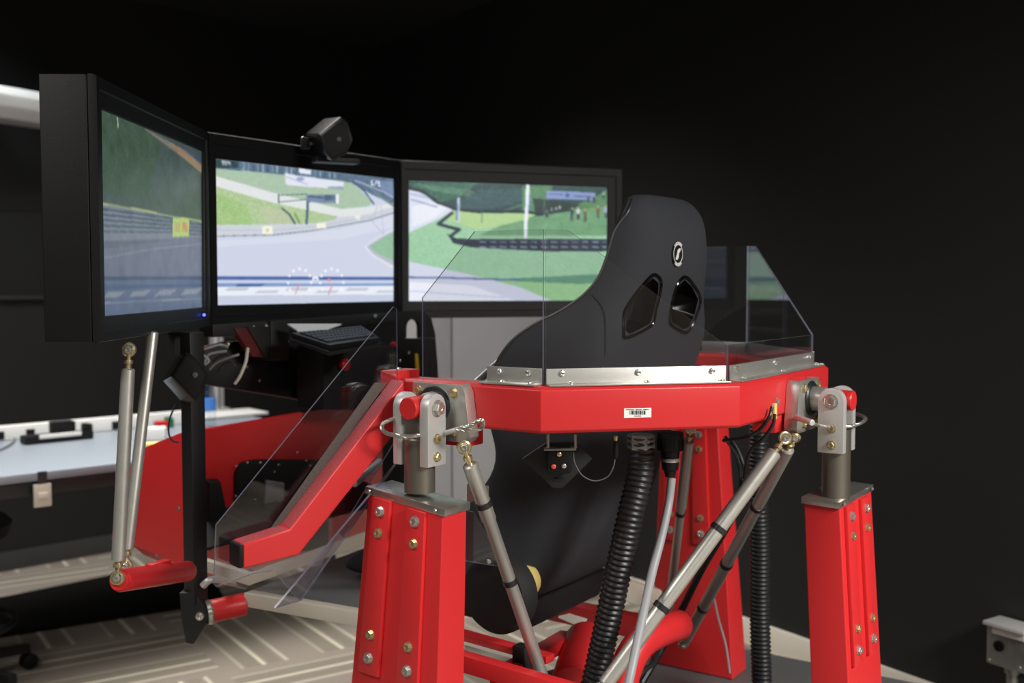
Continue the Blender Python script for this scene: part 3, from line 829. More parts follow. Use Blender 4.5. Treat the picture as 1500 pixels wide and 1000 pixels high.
# slot trim rings: swept rim
for pl in (slotL, slotR):
    c_ = Vector((sum(p[0] for p in pl) / len(pl), sum(p[1] for p in pl) / len(pl)))
    path = []
    for p in pl:
        q = onSeat(*(c_ + (Vector(p) - c_) * 1.06), 0.0)
        path.append(q)
    n_ = len(path); sm = []
    for i in range(n_):
        a_, b_, cc_, d_ = path[i - 1], path[i], path[(i + 1) % n_], path[(i + 2) % n_]
        for k in range(4):
            t_ = k / 4
            sm.append(0.5 * ((2 * b_) + (cc_ - a_) * t_ + (2 * a_ - 5 * b_ + 4 * cc_ - d_) * t_ * t_ + (-a_ + 3 * b_ - 3 * cc_ + d_) * t_ ** 3))
    G().tube(sm, .0042, 10, closed=True).build('slot_trim', 'gloss_trim', seat)
# emblem
ec = (992.5, 372); 
def seat_patch(fn, n, lift): return [onSeat(*fn(i), lift) for i in range(n)]
P0 = onSeat(*ec); Px = onSeat(ec[0] + 6, ec[1]); Py = onSeat(ec[0], ec[1] - 9)
ny = (Py - P0).normalized(); nx = (Px - P0); nx = (nx - ny * nx.dot(ny)).normalized(); nz = nx.cross(ny)
if nz.dot(CAM - P0) < 0: nz = -nz
def emb(x, y, h): return P0 + nx * x + ny * y + nz * h
RE = .0265
em = G().prism([emb(RE * math.cos(a_), RE * math.sin(a_), -.003) for a_ in [2 * math.pi * i / 32 for i in range(32)]], nz * .0042).build('emblem', 'logo_black', seat)
g = G(); N_ = 40
ring_o = [(.0215, .0185)]
rg = []
for i in range(N_):
    a_ = 2 * math.pi * i / N_
    rg.append([emb(r_ * math.cos(a_), r_ * math.sin(a_), h_) for r_, h_ in ((.0190, .0013), (.0208, .0013), (.0208, .0018), (.0190, .0018))])
g.rings(rg, closed=True); sub_build(g, 'emblem_ring', 'logo_white', em)
S_pts = [(-.012, -.011), (-.004, -.012), (.002, -.007), (.003, .001), (.009, .006), (.012, .012), (.004, .012), (-.003, .008), (-.005, .000), (-.009, -.005)]
sub_build(G().prism([emb(x, y, .0013) for x, y in S_pts], nz * .0006), 'emblem_figure', 'logo_white', em)
g = G()
for base, cnt in ((90, 7), (270, 6)):
    for k in range(cnt):
        a_ = math.radians(base + (k - (cnt - 1) / 2) * 13)
        cx_, cy_ = math.cos(a_), math.sin(a_)
        pts = [emb(cx_ * r_ - cy_ * t_, cy_ * r_ + cx_ * t_, .0013) for r_, t_ in ((.0212, -.0018), (.0212, .0018), (.0258, .0018), (.0258, -.0018))]
        g.prism(pts, nz * .0006)
ob = sub_build(g, 'emblem_lettering', 'logo_white', em); ob['kind'] = 'stuff'
# piping along the front left rim of head wing
pp = []
for (z_, hw, v0, d, th) in rows[1:12]:
    q_ = R(SU - hw - .004, v0 + d - .004, z_); h_ = bvh.find_nearest(q_); pp.append(h_[0] + h_[1] * .0008)
G().tube(spline(pp, 5), .003, 8).build('piping', 'seat_piping', seat)
# seam on the shoulder
pp = [onSeat(x, y, .0008) for x, y in ((868, 432), (880, 446), (886, 462), (887, 490), (886, 520))]
G().tube(spline(pp, 5), .0016, 6).build('seam', 'black_matte', seat)
# cushion, side disc (recliner cover) and foam
G().rings([[R(SU + x, v, z_) for x, z_ in ((-.17, .66), (.17, .66), (.18, .72), (.12, .755), (-.12, .755), (-.18, .72))] for v in (1.28, 1.75)]).build('cushion', 'seat_cloth', seat, bevel=.02, seg=3)
G().rings([[R(SU + x, v, z_) for x, z_ in ((-.16, .60), (.16, .60), (.2, .66), (-.2, .66))] for v in (1.28, 1.74)]).build('seat_pan', 'black_matte', seat, bevel=.01)
dc = T(722, 872, 2.16)
G().lathe(dc + U * .04, -U, [(0, .083), (.03, .082), (.042, .074), (.046, .05), (.047, .02)], 40).build('side_cover', 'black_matte', seat)
G().lathe(T(768, 850, 2.27) + U * .01, -U, [(0, .036), (.02, .035), (.026, .028)], 20).build('foam_patch', 'yellow_foam', seat)

# =================================================================== MONITORS
VM = 2.11
hL = Vector((-.7466, 2.667, 0)); hC = Vector((-.336, 3.276, 0))
dLm = Vector((.0085, -1, 0)).normalized()             # from the left hinge towards the camera
dRm = Vector((math.sin(math.radians(71)), math.cos(math.radians(71)), 0))
dCm = (hC - hL).normalized()
WM = (hC - hL).length
Z0m, Z1m = 1.2585, 1.7365
# --- screen painting ---
def inpoly(X, Y, poly):
    r = np.zeros(X.shape, bool); n = len(poly); j = n - 1
    for i in range(n):
        xi, yi = poly[i]; xj, yj = poly[j]
        if yi != yj:
            c_ = ((yi > Y) != (yj > Y)) & (X < (xj - xi) * (Y - yi) / (yj - yi) + xi); r ^= c_
        j = i
    return r
class Paint:
    def __init__(s, X, Y): s.X, s.Y = X, Y; s.c = np.zeros(X.shape + (3,)); 
    def fill(s, col): s.c[:] = col
    def poly(s, pts, col, noise=0, a=1.0):
        m = inpoly(s.X, s.Y, pts); c_ = np.array(col, float)
        n = rng.normal(0, 1, s.X.shape)[..., None] * noise if noise else 0
        v = np.clip(c_ + n, 0, 255); s.c = np.where(m[..., None], s.c * (1 - a) + v * a, s.c)
    def line(s, pts, w_, col, a=1.0):
        m = np.zeros(s.X.shape, bool)
        for (x0, y0), (x1, y1) in zip(pts, pts[1:]):
            dx, dy = x1 - x0, y1 - y0; L2 = dx * dx + dy * dy + 1e-9
            t_ = np.clip(((s.X - x0) * dx + (s.Y - y0) * dy) / L2, 0, 1)
            m |= np.hypot(s.X - x0 - t_ * dx, s.Y - y0 - t_ * dy) < w_ / 2
        s.c = np.where(m[..., None], s.c * (1 - a) + np.array(col, float) * a, s.c)
    def disc(s, x, y, rx, ry, col, a=1.0):
        m = ((s.X - x) / rx) ** 2 + ((s.Y - y) / ry) ** 2 < 1
        s.c = np.where(m[..., None], s.c * (1 - a) + np.array(col, float) * a, s.c)
FONT = {'9': '111101111001111', '5': '111100111001111', '4': '101101111001001', '1': '010110010010111', '/': '001001010100100'}
def text(P, s, x, y, sx, sy, col, slope=0):
    for k, ch_ in enumerate(s):
        for r_ in range(5):
            for c_ in range(3):
                if FONT[ch_][r_ * 3 + c_] == '1':
                    xx = x + (k * 4 + c_) * sx; yy = y + r_ * sy + slope * (xx - x)
                    P.poly([(xx, yy), (xx + sx * 1.05, yy), (xx + sx * 1.05, yy + sy * 1.05), (xx, yy + sy * 1.05)], col)
def paint_center(P):
    P.fill((206, 213, 234))
    P.poly([(310, 225), (590, 255), (590, 305), (545, 285), (515, 268), (470, 262), (400, 254), (310, 246)], (92, 118, 142), 14)
    P.poly([(310, 225), (350, 232), (348, 246), (310, 246)], (52, 76, 84), 12)
    for k in range(22): P.line([(350 + k * 7, 236 + k * .9), (350 + k * 7, 248 + k * .6)], 1.5, (165, 185, 200) if k % 3 else (60, 85, 110))
    P.poly([(545, 262), (590, 268), (590, 300), (566, 286)], (120, 142, 180), 8)
    P.poly([(310, 246), (400, 254), (470, 262), (515, 267), (530, 280), (546, 297), (534, 306), (500, 308), (410, 286), (310, 258)], (172, 200, 172), 6)
    P.poly([(310, 256), (400, 282), (500, 306), (545, 302), (579, 297), (590, 300), (545, 316), (495, 317), (400, 297), (310, 271)], (226, 230, 230), 3)
    P.poly([(310, 271), (400, 297), (495, 317), (488, 323), (455, 329), (310, 330)], (178, 206, 150), 12)
    P.poly([(310, 280), (360, 300), (372, 330), (310, 330)], (164, 204, 128), 12)
    P.poly([(380, 300), (420, 308), (430, 328), (390, 329)], (196, 200, 170), 8, .6)
    P.line([(516, 266), (534, 280), (548, 299)], 2, (70, 90, 140)); P.line([(540, 272), (556, 287), (579, 303)], 3, (110, 140, 150))
    P.line([(520, 264), (560, 280), (590, 296)], 2, (170, 180, 215))
    P.poly([(310, 329), (370, 329), (460, 327), (540, 313), (590, 299), (590, 307), (540, 324), (455, 339), (400, 345), (310, 347)], (206, 212, 222), 3)
    P.line([(310, 346), (400, 344), (455, 338), (540, 323), (590, 307)], 1.3, (120, 130, 150))
    P.line([(310, 337), (400, 337), (460, 332), (545, 317)], 1, (180, 188, 205))
    P.poly([(384, 331), (399, 331), (399, 343), (384, 343)], (248, 246, 220)); P.poly([(464, 327), (477, 326), (477, 334), (464, 335)], (246, 246, 224)); P.poly([(520, 316), (527, 315), (527, 321), (520, 321)], (240, 240, 230))
    P.poly([(390, 335), (394, 335), (394, 340), (390, 340)], (220, 200, 180))
    P.poly([(310, 352), (400, 348), (500, 335), (590, 311), (590, 330), (500, 350), (310, 362)], (222, 228, 242), 2, .5)
    # green inner verge with kerb
    P.poly([(590, 328), (556, 345), (533, 361), (545, 375), (579, 396), (590, 402)], (222, 224, 238))
    P.poly([(590, 331), (560, 346), (537, 361), (548, 373), (580, 391), (590, 396)], (184, 188, 205))
    P.poly([(590, 334), (563, 347), (541, 361), (552, 370), (582, 385), (590, 388)], (146, 196, 158), 6)
    P.poly([(310, 403), (590, 404), (590, 452), (310, 452)], (196, 210, 238), 2)
    P.poly([(310, 404.5), (590, 405.5), (590, 410), (310, 410)], (74, 100, 170)); P.poly([(310, 415), (590, 415), (590, 419), (310, 420)], (122, 152, 205))
    P.poly([(348, 416), (388, 416), (380, 420), (345, 420)], (70, 100, 170))
    P.poly([(310, 420), (590, 418), (590, 432), (310, 433)], (232, 238, 248), 2)
    for k in range(7):
        x = 335 + k * 44; P.poly([(x, 421 + (k % 2) * 4), (x + 30, 421 + (k % 2) * 4), (x + 26, 426 + (k % 2) * 3), (x - 6, 426 + (k % 2) * 3)], (196, 204, 220))
    P.poly([(310, 433), (590, 431), (590, 452), (310, 452)], (196, 206, 228), 3)
    # gantry board and banner
    P.poly([(417, 253), (430, 256), (503, 266), (503, 278), (483, 276), (419, 271)], (226, 230, 244)); P.line([(420, 259), (450, 270)], 2, (190, 195, 225)); P.disc(440, 262, 6, 3, (150, 170, 215)); P.poly([(480, 273), (503, 273), (503, 278), (480, 276)], (150, 170, 190))
    P.poly([(438, 246), (456, 249), (455, 256), (438, 253)], (228, 234, 248))
    P.poly([(449, 285), (494, 285), (494, 298), (449, 296)], (120, 142, 172)); P.poly([(492, 284), (496, 284), (496, 298), (492, 298)], (240, 245, 250))
    P.line([(453, 288), (472, 289)], 3, (80, 100, 135))
    for k in range(5): P.poly([(475 + k * 3.2, 285.5), (477 + k * 3.2, 285.5), (477 + k * 3.2, 293), (475 + k * 3.2, 293)], (70, 92, 125))
    P.line([(451, 296), (449, 327)], 3.5, (78, 104, 130)); P.line([(408, 286), (449, 284)], 1.2, (90, 110, 130)); P.line([(408, 296), (449, 292)], 1.2, (90, 110, 130)); P.line([(408, 285), (408, 297)], 2, (80, 100, 120))
    P.line([(413, 305), (424, 314), (432, 327)], 2.6, (70, 100, 110)); P.line([(432, 312), (439, 327)], 2, (110, 150, 90))
    P.line([(553, 300), (546, 325), (562, 343), (558, 300)], .9, (176, 186, 214)); 
    text(P, '954', 325, 235, 1.1, 1.2, (245, 250, 255), .1); text(P, '1/1', 543, 263.5, 1.3, 1.6, (250, 252, 255), .12)
    # gauges
    for cx_, a0 in ((439, 0), (486, 1)):
        for k in range(9):
            a_ = math.radians(-215 + k * 31); P.disc(cx_ + 17 * math.cos(a_), 413 + 17 * math.sin(a_) * 1.15, 1.7, 2.2, (250, 252, 255))
    P.line([(438, 416), (433, 430)], 1.6, (240, 130, 150)); P.line([(487, 417), (481, 431)], 1.6, (240, 130, 150)); P.disc(482, 409.5, 3, 2, (240, 130, 150)); P.disc(462, 408, 5, 3.4, (244, 248, 255)); P.disc(462, 409, 2.5, 1.6, (150, 165, 205))
def paint_left(P):
    P.fill((62, 80, 78)); P.poly([(140, 140), (320, 250), (320, 340), (140, 300)], (64, 82, 78), 7)
    P.poly([(140, 140), (240, 200), (215, 290), (140, 280)], (60, 84, 66), 7)
    P.poly([(208, 186), (320, 246), (320, 268), (250, 218)], (120, 112, 108), 4); P.poly([(247, 207), (262, 216), (320, 262), (320, 274), (262, 226)], (150, 122, 90), 4)
    P.poly([(262, 212), (320, 246), (320, 262)], (58, 76, 98), 5)
    P.line([(172, 172), (173, 186)], 1.6, (170, 180, 170))
    P.poly([(140, 296), (255, 317), (320, 328), (320, 348), (255, 350), (140, 355)], (112, 120, 134), 4)
    for k, (ya, yb) in enumerate(((306, 322), (314, 327), (322, 332), (330, 337), (339, 342))):
        P.line([(150, ya), (253, yb - 2), (320, yb + 4)], 3.2 - k * .2, (58, 78, 98) if k < 4 else (70, 88, 104))
    P.line([(150, 298), (200, 306), (255, 317), (320, 328)], 1.8, (170, 184, 110))
    P.poly([(253, 318), (277, 322), (277, 346), (253, 347)], (168, 196, 96)); 
    for x in (260, 271):
        for k in range(4): P.line([(x - 3.4, 327 + k * 3.6), (x + 3, 327.6 + k * 3.6)], 1.7, (206, 104, 70))
    P.poly([(140, 353), (320, 347), (320, 405), (140, 405)], (96, 104, 124), 2)
    P.line([(150, 378), (215, 366), (320, 354)], 1.1, (135, 142, 156))
    P.poly([(140, 354), (250, 350), (250, 352), (140, 366)], (78, 92, 104), 2, .6)
    P.poly([(140, 404), (320, 405), (320, 440), (140, 446)], (80, 96, 124), 2)
    P.poly([(140, 405), (320, 405), (320, 409), (140, 410)], (54, 74, 104)); P.poly([(140, 418), (320, 415), (320, 419), (140, 425)], (62, 84, 118))
    for k in range(4): P.poly([(158 + k * 38, 428 - k * 1.6), (184 + k * 38, 426 - k * 1.6), (174 + k * 38, 435 - k * 1.6), (150 + k * 38, 437 - k * 1.6)], (118, 128, 142))
    P.line([(140, 444), (320, 436)], 1.6, (130, 140, 154)); P.poly([(140, 446), (320, 438), (320, 470), (140, 470)], (84, 100, 128), 2)
def paint_right(P):
    P.fill((150, 202, 160)); P.poly([(590, 300), (905, 300), (905, 450), (590, 450)], (152, 206, 162), 9)
    P.poly([(590, 255), (905, 265), (905, 320), (780, 315), (660, 308), (590, 285)], (44, 78, 78), 12)
    P.poly([(598, 268), (700, 268), (672, 290), (640, 298), (610, 280)], (58, 110, 92), 16)
    for k in range(8): P.line([(612 + k * 10, 270 + k * 1), (640 + k * 12, 280 + k * 2)], 1.6, (112, 170, 130), .7)
    P.poly([(700, 278), (770, 276), (768, 292), (722, 306), (660, 306)], (54, 92, 96), 10); P.line([(730, 312), (765, 300), (800, 292)], 2.5, (92, 150, 110), .7)
    P.poly([(765, 272), (810, 272), (800, 300), (830, 305), (870, 290), (900, 270), (905, 330), (770, 330), (765, 310)], (84, 140, 92), 14)
    P.poly([(800, 292), (850, 300), (820, 316), (785, 316), (780, 290)], (40, 66, 62), 10)
    P.poly([(660, 309), (790, 312), (770, 322), (735, 330), (700, 336), (680, 330), (655, 322), (648, 315)], (176, 214, 140), 5)
    P.poly([(735, 330), (800, 314), (905, 300), (905, 345), (700, 345)], (108, 164, 116), 9)
    P.poly([(590, 272), (608, 278), (650, 300), (664, 308), (640, 322), (600, 340), (590, 342)], (214, 220, 242), 4)
    P.poly([(604, 302), (630, 296), (655, 304), (640, 318), (604, 332)], (232, 234, 246), 3); P.line([(602, 292), (640, 303)], 2, (130, 140, 190), .8); P.line([(602, 284), (630, 290)], 3, (150, 160, 205), .6)
    P.line([(600, 276), (620, 280), (640, 296), (672, 307), (700, 310), (770, 310), (795, 314)], 4, (36, 50, 62))
    P.line([(662, 312), (642, 328), (660, 333), (673, 336), (660, 346), (664, 351)], 4.5, (44, 58, 74))
    P.poly([(655, 342), (668, 349), (690, 350), (905, 350), (905, 368), (800, 368), (690, 362), (664, 356)], (40, 52, 74), 4)
    for k in range(14):
        x = 702 + k * 15; P.poly([(x, 353), (x + 10, 353.4), (x + 10, 355.6), (x, 355)], (120, 140, 158)); P.poly([(x, 360), (x + 10, 361), (x + 10, 363.4), (x, 362.4)], (130, 150, 165))
    P.line([(672, 291), (671, 324)], 4, (196, 208, 240)); P.line([(670, 300), (669, 322)], 3, (70, 100, 150), .6); P.line([(706, 270), (706, 326)], 1.4, (70, 96, 110)); P.line([(689, 270), (689, 290)], 1.4, (80, 110, 130))
    P.line([(773, 272), (772, 300), (770, 330), (770, 347)], 5, (236, 240, 252)); P.line([(776, 284), (774, 310)], 1.6, (120, 140, 215))
    P.poly([(800, 279), (872, 282), (872, 293), (800, 291)], (128, 150, 206)); P.disc(831, 286, 3, 3, (60, 90, 160)); P.line([(806, 284), (824, 285)], 2, (92, 112, 165)); P.line([(841, 287), (866, 288)], 2, (92, 112, 165))
    P.line([(798, 276), (797, 315)], 1, (120, 140, 140))
    crowd = [(838, 312, (44, 58, 96)), (847, 311, (206, 212, 225)), (857, 314, (120, 96, 60)), (876, 309, (150, 84, 50)), (887, 309, (150, 170, 210)), (862, 290, (50, 60, 90)), (870, 291, (40, 46, 70)), (884, 285, (170, 190, 215)), (801, 312, (110, 120, 130)), (808, 308, (140, 150, 150)), (815, 306, (170, 176, 180)), (820, 305, (200, 205, 205))]
    for i, (x, y, c_) in enumerate(crowd):
        h_ = 9 if i < 5 else 5; P.disc(x, y - h_ * .75, h_ * .16, h_ * .2, (190, 160, 130)); P.poly([(x - h_ * .3, y - h_ * .5), (x + h_ * .3, y - h_ * .5), (x + h_ * .2, y + h_ * .3), (x - h_ * .2, y + h_ * .3)], c_); P.line([(x - 1, y + h_ * .3), (x - 1, y + h_ * 1.1)], 1.4, (50, 58, 70)); P.line([(x + 1.2, y + h_ * .3), (x + 1.2, y + h_ * 1.1)], 1.4, (50, 58, 70))
    for k in range(14): P.line([(776 + k * 4, 318 + (k % 3)), (776 + k * 4, 330 - k * .8)], 1, (80, 120, 110), .6)
    P.poly([(745, 408), (905, 400), (905, 412), (850, 416), (760, 417)], (74, 138, 110), 14, .8)
    P.poly([(690, 402), (760, 412), (905, 418), (905, 450), (800, 445)], (148, 206, 140), 10)
    P.poly([(590, 380), (600, 383), (680, 400), (760, 420), (820, 445), (590, 450)], (206, 212, 234), 3)
    P.poly([(590, 412), (690, 418), (770, 445), (590, 450)], (232, 235, 248), 3)
    P.line([(600, 406), (660, 407), (760, 410)], 2.6, (92, 112, 170)); P.line([(600, 426), (740, 436)], 2, (200, 204, 235))
def lin(c): 
    c = np.clip(c / 255, 0, 1); return np.where(c <= .04045, c / 12.92, ((c + .055) / 1.055) ** 2.4)
def screen_mat():
    m = bpy.data.materials.new('screen_picture'); m.use_nodes = True; nt = m.node_tree
    b = nt.nodes['Principled BSDF']; a_ = nt.nodes.new('ShaderNodeVertexColor'); a_.layer_name = 'picture'
    b.inputs['Base Color'].default_value = (.004, .004, .005, 1); b.inputs['Roughness'].default_value = .35
    b.inputs['Specular IOR Level'].default_value = .3
    nt.links.new(a_.outputs[0], b.inputs['Emission Color']); b.inputs['Emission Strength'].default_value = 1.0
    MATS['screen_picture'] = m
screen_mat()
def monitor(label, h, d, wd, flip, corners, painter, gain):
    """h: hinge point in plan; d: unit direction along the screen; corners: pixel corners of lit area (tl, tr, br, bl)"""
    a, b = (h, h + d * wd)
    n = Vector((-d.y, d.x, 0)); mid = (a + b) / 2
    if n.dot(Vector((0, 0, 0)) + CAM.xy.to_3d() - mid) < 0: n = -n
    if flip: n = Vector((1, 0, 0)) if n.x < 0 else n
    tv = thing('monitor', label, 'monitor', Vector((mid.x, mid.y, Z0m)), 'triple driving screens')
    bz = .020; dep = .085
    # housing, tapering a little at the back
    q = [a, b, b - n * dep - d * .0, a - n * dep]
    e_ = .0015 * d
    q = [a + d * .0015, b - d * .0015, b - d * .0015 - n * dep, a + d * .0015 - n * dep]
    G().hexa([Vector((p.x, p.y, Z0m)) - n * .014 for p in q], [Vector((p.x, p.y, Z1m)) - n * .014 for p in q]).build('housing', 'housing', tv, bevel=.004, seg=3)
    pl = a + n * .0; pts = [onPlane(x, y, Vector((a.x, a.y, 1.4)) + n * .004, n) for x, y in corners]   # tl tr br bl
    # bezel: frame ring from outer edge to lit area
    tl, tr, br, bl = pts
    sgn = 1 if (tr - tl).dot(d) > 0 else -1
    o0, o1 = (a + d * .0015, b - d * .0015) if sgn > 0 else (b - d * .0015, a + d * .0015)
    OTR = [Vector((o0.x, o0.y, Z1m)), Vector((o1.x, o1.y, Z1m)), Vector((o1.x, o1.y, Z0m)), Vector((o0.x, o0.y, Z0m))]
    cen = sum(OTR, Vector()) / 4
    prof = []
    for k in range(4):
        o_, i_ = OTR[k], pts[k] - n * .004
        dd = i_ - o_
        prof.append([o_ - n * .004, o_ + dd * .05 + n * .003, o_ + dd * .42 + n * .003, o_ + dd * .46 - n * .001, o_ + dd * .97 - n * .002, i_ - n * .005, i_ - n * .012, o_ - n * .012])
    G().rings(prof, closed=True).build('bezel', 'black_plastic', tv, smooth=30)
    # lit screen as a fine grid
    nx_, ny_ = 300, 210
    s_ = np.linspace(0, 1, nx_)[None, :, None]; t_ = np.linspace(0, 1, ny_)[:, None, None]
    c4 = [np.array(p - n * .010) for p in pts]
    Pw = (c4[0] * (1 - s_) + c4[1] * s_) * (1 - t_) + (c4[3] * (1 - s_) + c4[2] * s_) * t_
    fw = np.array((0, math.cos(TH), -math.sin(TH))); upv = np.array((0, math.sin(TH), math.cos(TH)))
    qv = Pw - np.array(CAM); dz = qv @ fw
    X = 750 + F * qv[..., 0] / dz; Y = 500 - F * (qv @ upv) / dz
    P = Paint(X, Y); painter(P)
    lo = rng.normal(0, 1, (24, 34, 1)); iy = np.linspace(0, 22.99, ny_); ix = np.linspace(0, 32.99, nx_)
    y0 = iy.astype(int)[:, None]; x0 = ix.astype(int)[None, :]; fy = (iy % 1)[:, None, None]; fx = (ix % 1)[None, :, None]
    lf = (lo[y0, x0] * (1 - fx) + lo[y0, x0 + 1] * fx) * (1 - fy) + (lo[y0 + 1, x0] * (1 - fx) + lo[y0 + 1, x0 + 1] * fx) * fy
    pc_ = P.c + lf * 3.5 * np.clip((200 - P.c.mean(-1, keepdims=True)) / 80, 0, 1)
    pc_ = pc_ * .84 + pc_.mean(-1, keepdims=True) * .16
    for ax_ in (0, 1): pc_ = (pc_ + np.roll(pc_, 1, ax_) + np.roll(pc_, -1, ax_)) / 3
    col = lin(pc_) * gain
    me = bpy.data.meshes.new('screen'); vs = (Pw - np.array(worldpos(tv))).reshape(-1, 3)
    idx = np.arange(nx_ * ny_).reshape(ny_, nx_); fs = np.stack([idx[:-1, :-1], idx[1:, :-1], idx[1:, 1:], idx[:-1, 1:]], -1).reshape(-1, 4)
    me.vertices.add(len(vs)); me.vertices.foreach_set('co', vs.ravel())
    me.loops.add(fs.size); me.loops.foreach_set('vertex_index', fs.ravel().astype(np.int32))
    me.polygons.add(len(fs)); me.polygons.foreach_set('loop_start', np.arange(0, fs.size, 4, dtype=np.int32))
    me.update(calc_edges=True)
    ca = me.color_attributes.new('picture', 'FLOAT_COLOR', 'POINT')
    ca.data.foreach_set('color', np.concatenate([col, np.ones(col.shape[:2] + (1,))], -1).reshape(-1).astype(np.float32))
    me.materials.append(MATS['screen_picture']); link('screen', me, tv)
    # rear cover
    G().box(Vector((mid.x, mid.y, (Z0m + Z1m) / 2)) - n * (dep + .018), d, n, Z, wd * .6, .034, .28).build('rear_cover', 'housing', tv, bevel=.01)
    return tv, n, a, b
mC, nC, _, _ = monitor('centre screen showing the track bend, 1/1 and two gauges', hL, dCm, WM, False, ((319, 232), (580, 262), (580, 441), (322, 447)), paint_center, 1.0)
mR, nRm, _, _ = monitor('right screen showing a green bend, guard rail and spectators', hC, dRm, WM, False, ((600, 264), (891, 274), (890, 440), (600, 441)), paint_right, 1.0)
mL, nLm, _, _ = monitor('dim left screen with a yellow sign on the barrier, seen obliquely', hL, dLm, WM, True, ((154, 160), (301, 222), (302, 450), (159, 463)), paint_left, 1.0)
led = onPlane(299, 461, Vector((hL.x, hL.y, 1.3)) + nLm * .005, nLm)
G().sphere(led, .0035).build('power_light', 'blue_led', mL, label='blue power light')
for x, y in ((372, 469), (390, 469)): pass

# =================================================================== SCREEN MOUNT FRAME (black)
mount_t = thing('screen_stand', 'black steel stand carrying the three screens', 'stand', R(1.66, 1.9, .66))
v_ = VM
def vbox(px0, py0, px1, py1, v0, depth, m, name, bev=.003, parent=mount_t):
    q = [onV(px0, py1, v0), onV(px1, py1, v0), onV(px1, py0, v0), onV(px0, py0, v0)]
    return G().prism(q, W * depth).build(name, m, parent, bevel=bev)
G().prism([onV(312, 475, 2.10), onV(588, 456, 2.10), onV(588, 470, 2.10), onV(312, 494, 2.10)], W * .05).build('cross_bar', 'black_paint', mount_t, bevel=.003)
for x, y in ((372, 480), (390, 478), (549, 463)): bolt(mount_t, onV(x, y - 10, 2.099) if False else onV(x, y, 2.099), -W, .006, 'zinc', 'pan', 'screw')
# long post with foot and speaker
pc = R(1.66, 1.985)
pt_ = T(281, 486, 2.42); pbm = T(281, 885, 2.36)
q0 = Vector((pt_.x, pt_.y, 0))
pz1 = T(281, 486, 2.42).z; pz0 = T(281, 880, 2.42).z
G().box(q0 + Z * (pz0 + pz1) / 2, U, W, Z, .040, .035, pz1 - pz0).build('upright_post', 'black_paint', mount_t, bevel=.003)
zf = pz0
G().prism([T(262, 868, 2.40), T(285, 868, 2.40), T(300, 888, 2.40), T(306, 905, 2.40), T(298, 920, 2.40), T(283, 944, 2.40), T(272, 942, 2.40), T(266, 912, 2.40)], Vector((.0, .034, 0))).build('foot_bracket', 'black_paint', mount_t, bevel=.004)
bolt(mount_t, T(293, 902, 2.399), (0, -1, 0), .010, 'zinc', 'pan')
G().cyl(T(305, 896, 2.42), T(358, 884, 2.46), .026).build('pivot_tube', 'red_paint', mount_t, bevel=.002)
G().lathe(T(302, 897, 2.418), T(358, 884, 2.46) - T(302, 897, 2.418), [(0, .027), (.008, .029), (.012, .027)], 28).build('pivot_ring', 'zinc', mount_t)
vbox(256, 487, 292, 520, 2.12, .03, 'black_matte', 'post_bracket')
# angled arms
G().prism([onV(362, 478, 2.09), onV(402, 478, 2.09), onV(402, 527, 2.09), onV(390, 526, 2.09)], W * .004).build('side_gusset', 'black_paint', mount_t, bevel=.001)
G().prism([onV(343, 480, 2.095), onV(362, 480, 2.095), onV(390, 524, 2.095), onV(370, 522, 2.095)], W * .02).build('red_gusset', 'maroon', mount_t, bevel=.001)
vbox(397, 470, 424, 528, 2.085, .06, 'black_paint', 'mount_block', .006)

# =================================================================== SPEAKERS
def speaker(label, F_, shift, scale, yf, yb, grp='black satellite speakers', knob=None):
    cx_ = sum(p[0] for p in F_) / len(F_); cy_ = sum(p[1] for p in F_) / len(F_)
    B_ = [(cx_ + (x - cx_) * scale + shift[0], cy_ + (y - cy_) * scale + shift[1]) for x, y in F_]
    t = thing('satellite_speaker', label, 'speaker', T(cx_, max(p[1] for p in F_), (yf + yb) / 2), grp)
    g = G(); g.prism([T(x, y, yf) for x, y in F_], (0, 0, 0), tip=[T(x, y, yb) for x, y in B_]); g.build('cabinet', 'speaker_shell', t, bevel=.005, seg=3)
    pts = [T(cx_ + (x - cx_) * .8, cy_ + (y - cy_) * .8, yf - .0005) for x, y in F_]
    G().prism(pts, (0, -.003, 0)).build('grille', 'black_matte', t, bevel=.001)
    p = T(*(knob or (cx_, cy_)), yf - .004); G().lathe(p, (0, -1, 0), [(0, .006), (.002, .006), (.003, .004)], 16).build('badge', 'grey_dark', t)
    return t
sp1 = speaker('small angular black speaker perched on the centre screen', [(467, 197), (500, 170), (510, 178), (518, 205), (508, 226), (487, 236), (476, 224)], (-24, -2), .86, 2.83, 2.93, knob=(497, 204))
G().box(T(447, 210, 2.90), (1, .3, 0), (-.3, 1, 0), Z, .022, .03, .03).build('clamp', 'black_plastic', sp1, bevel=.003)
G().sphere(T(444, 203, 2.89), .006).build('clamp_knob', 'zinc', sp1)
G().box(T(492, 236, 2.91), (1, .5, .0), (-.5, 1, 0), Z, .12, .05, .012).build('mount_foot', 'black_plastic', sp1, bevel=.003)
sp2 = speaker('small angular black speaker on the post below the left screen', [(250, 551), (272, 515), (284, 520), (305, 548), (296, 578), (285, 589)], (-14, 6), .95, 2.32, 2.42, knob=(286, 549))
cp_ = [T(258, 592, 2.41), T(249, 612, 2.40), T(247, 632, 2.40), T(252, 645, 2.40), T(262, 648, 2.405)]
tag(G().tube(spline(cp_, 6), .0022, 8).build('speaker_cable', 'rubber', origin=cp_[0]), 'thin black cable looping below the lower speaker', 'cable')

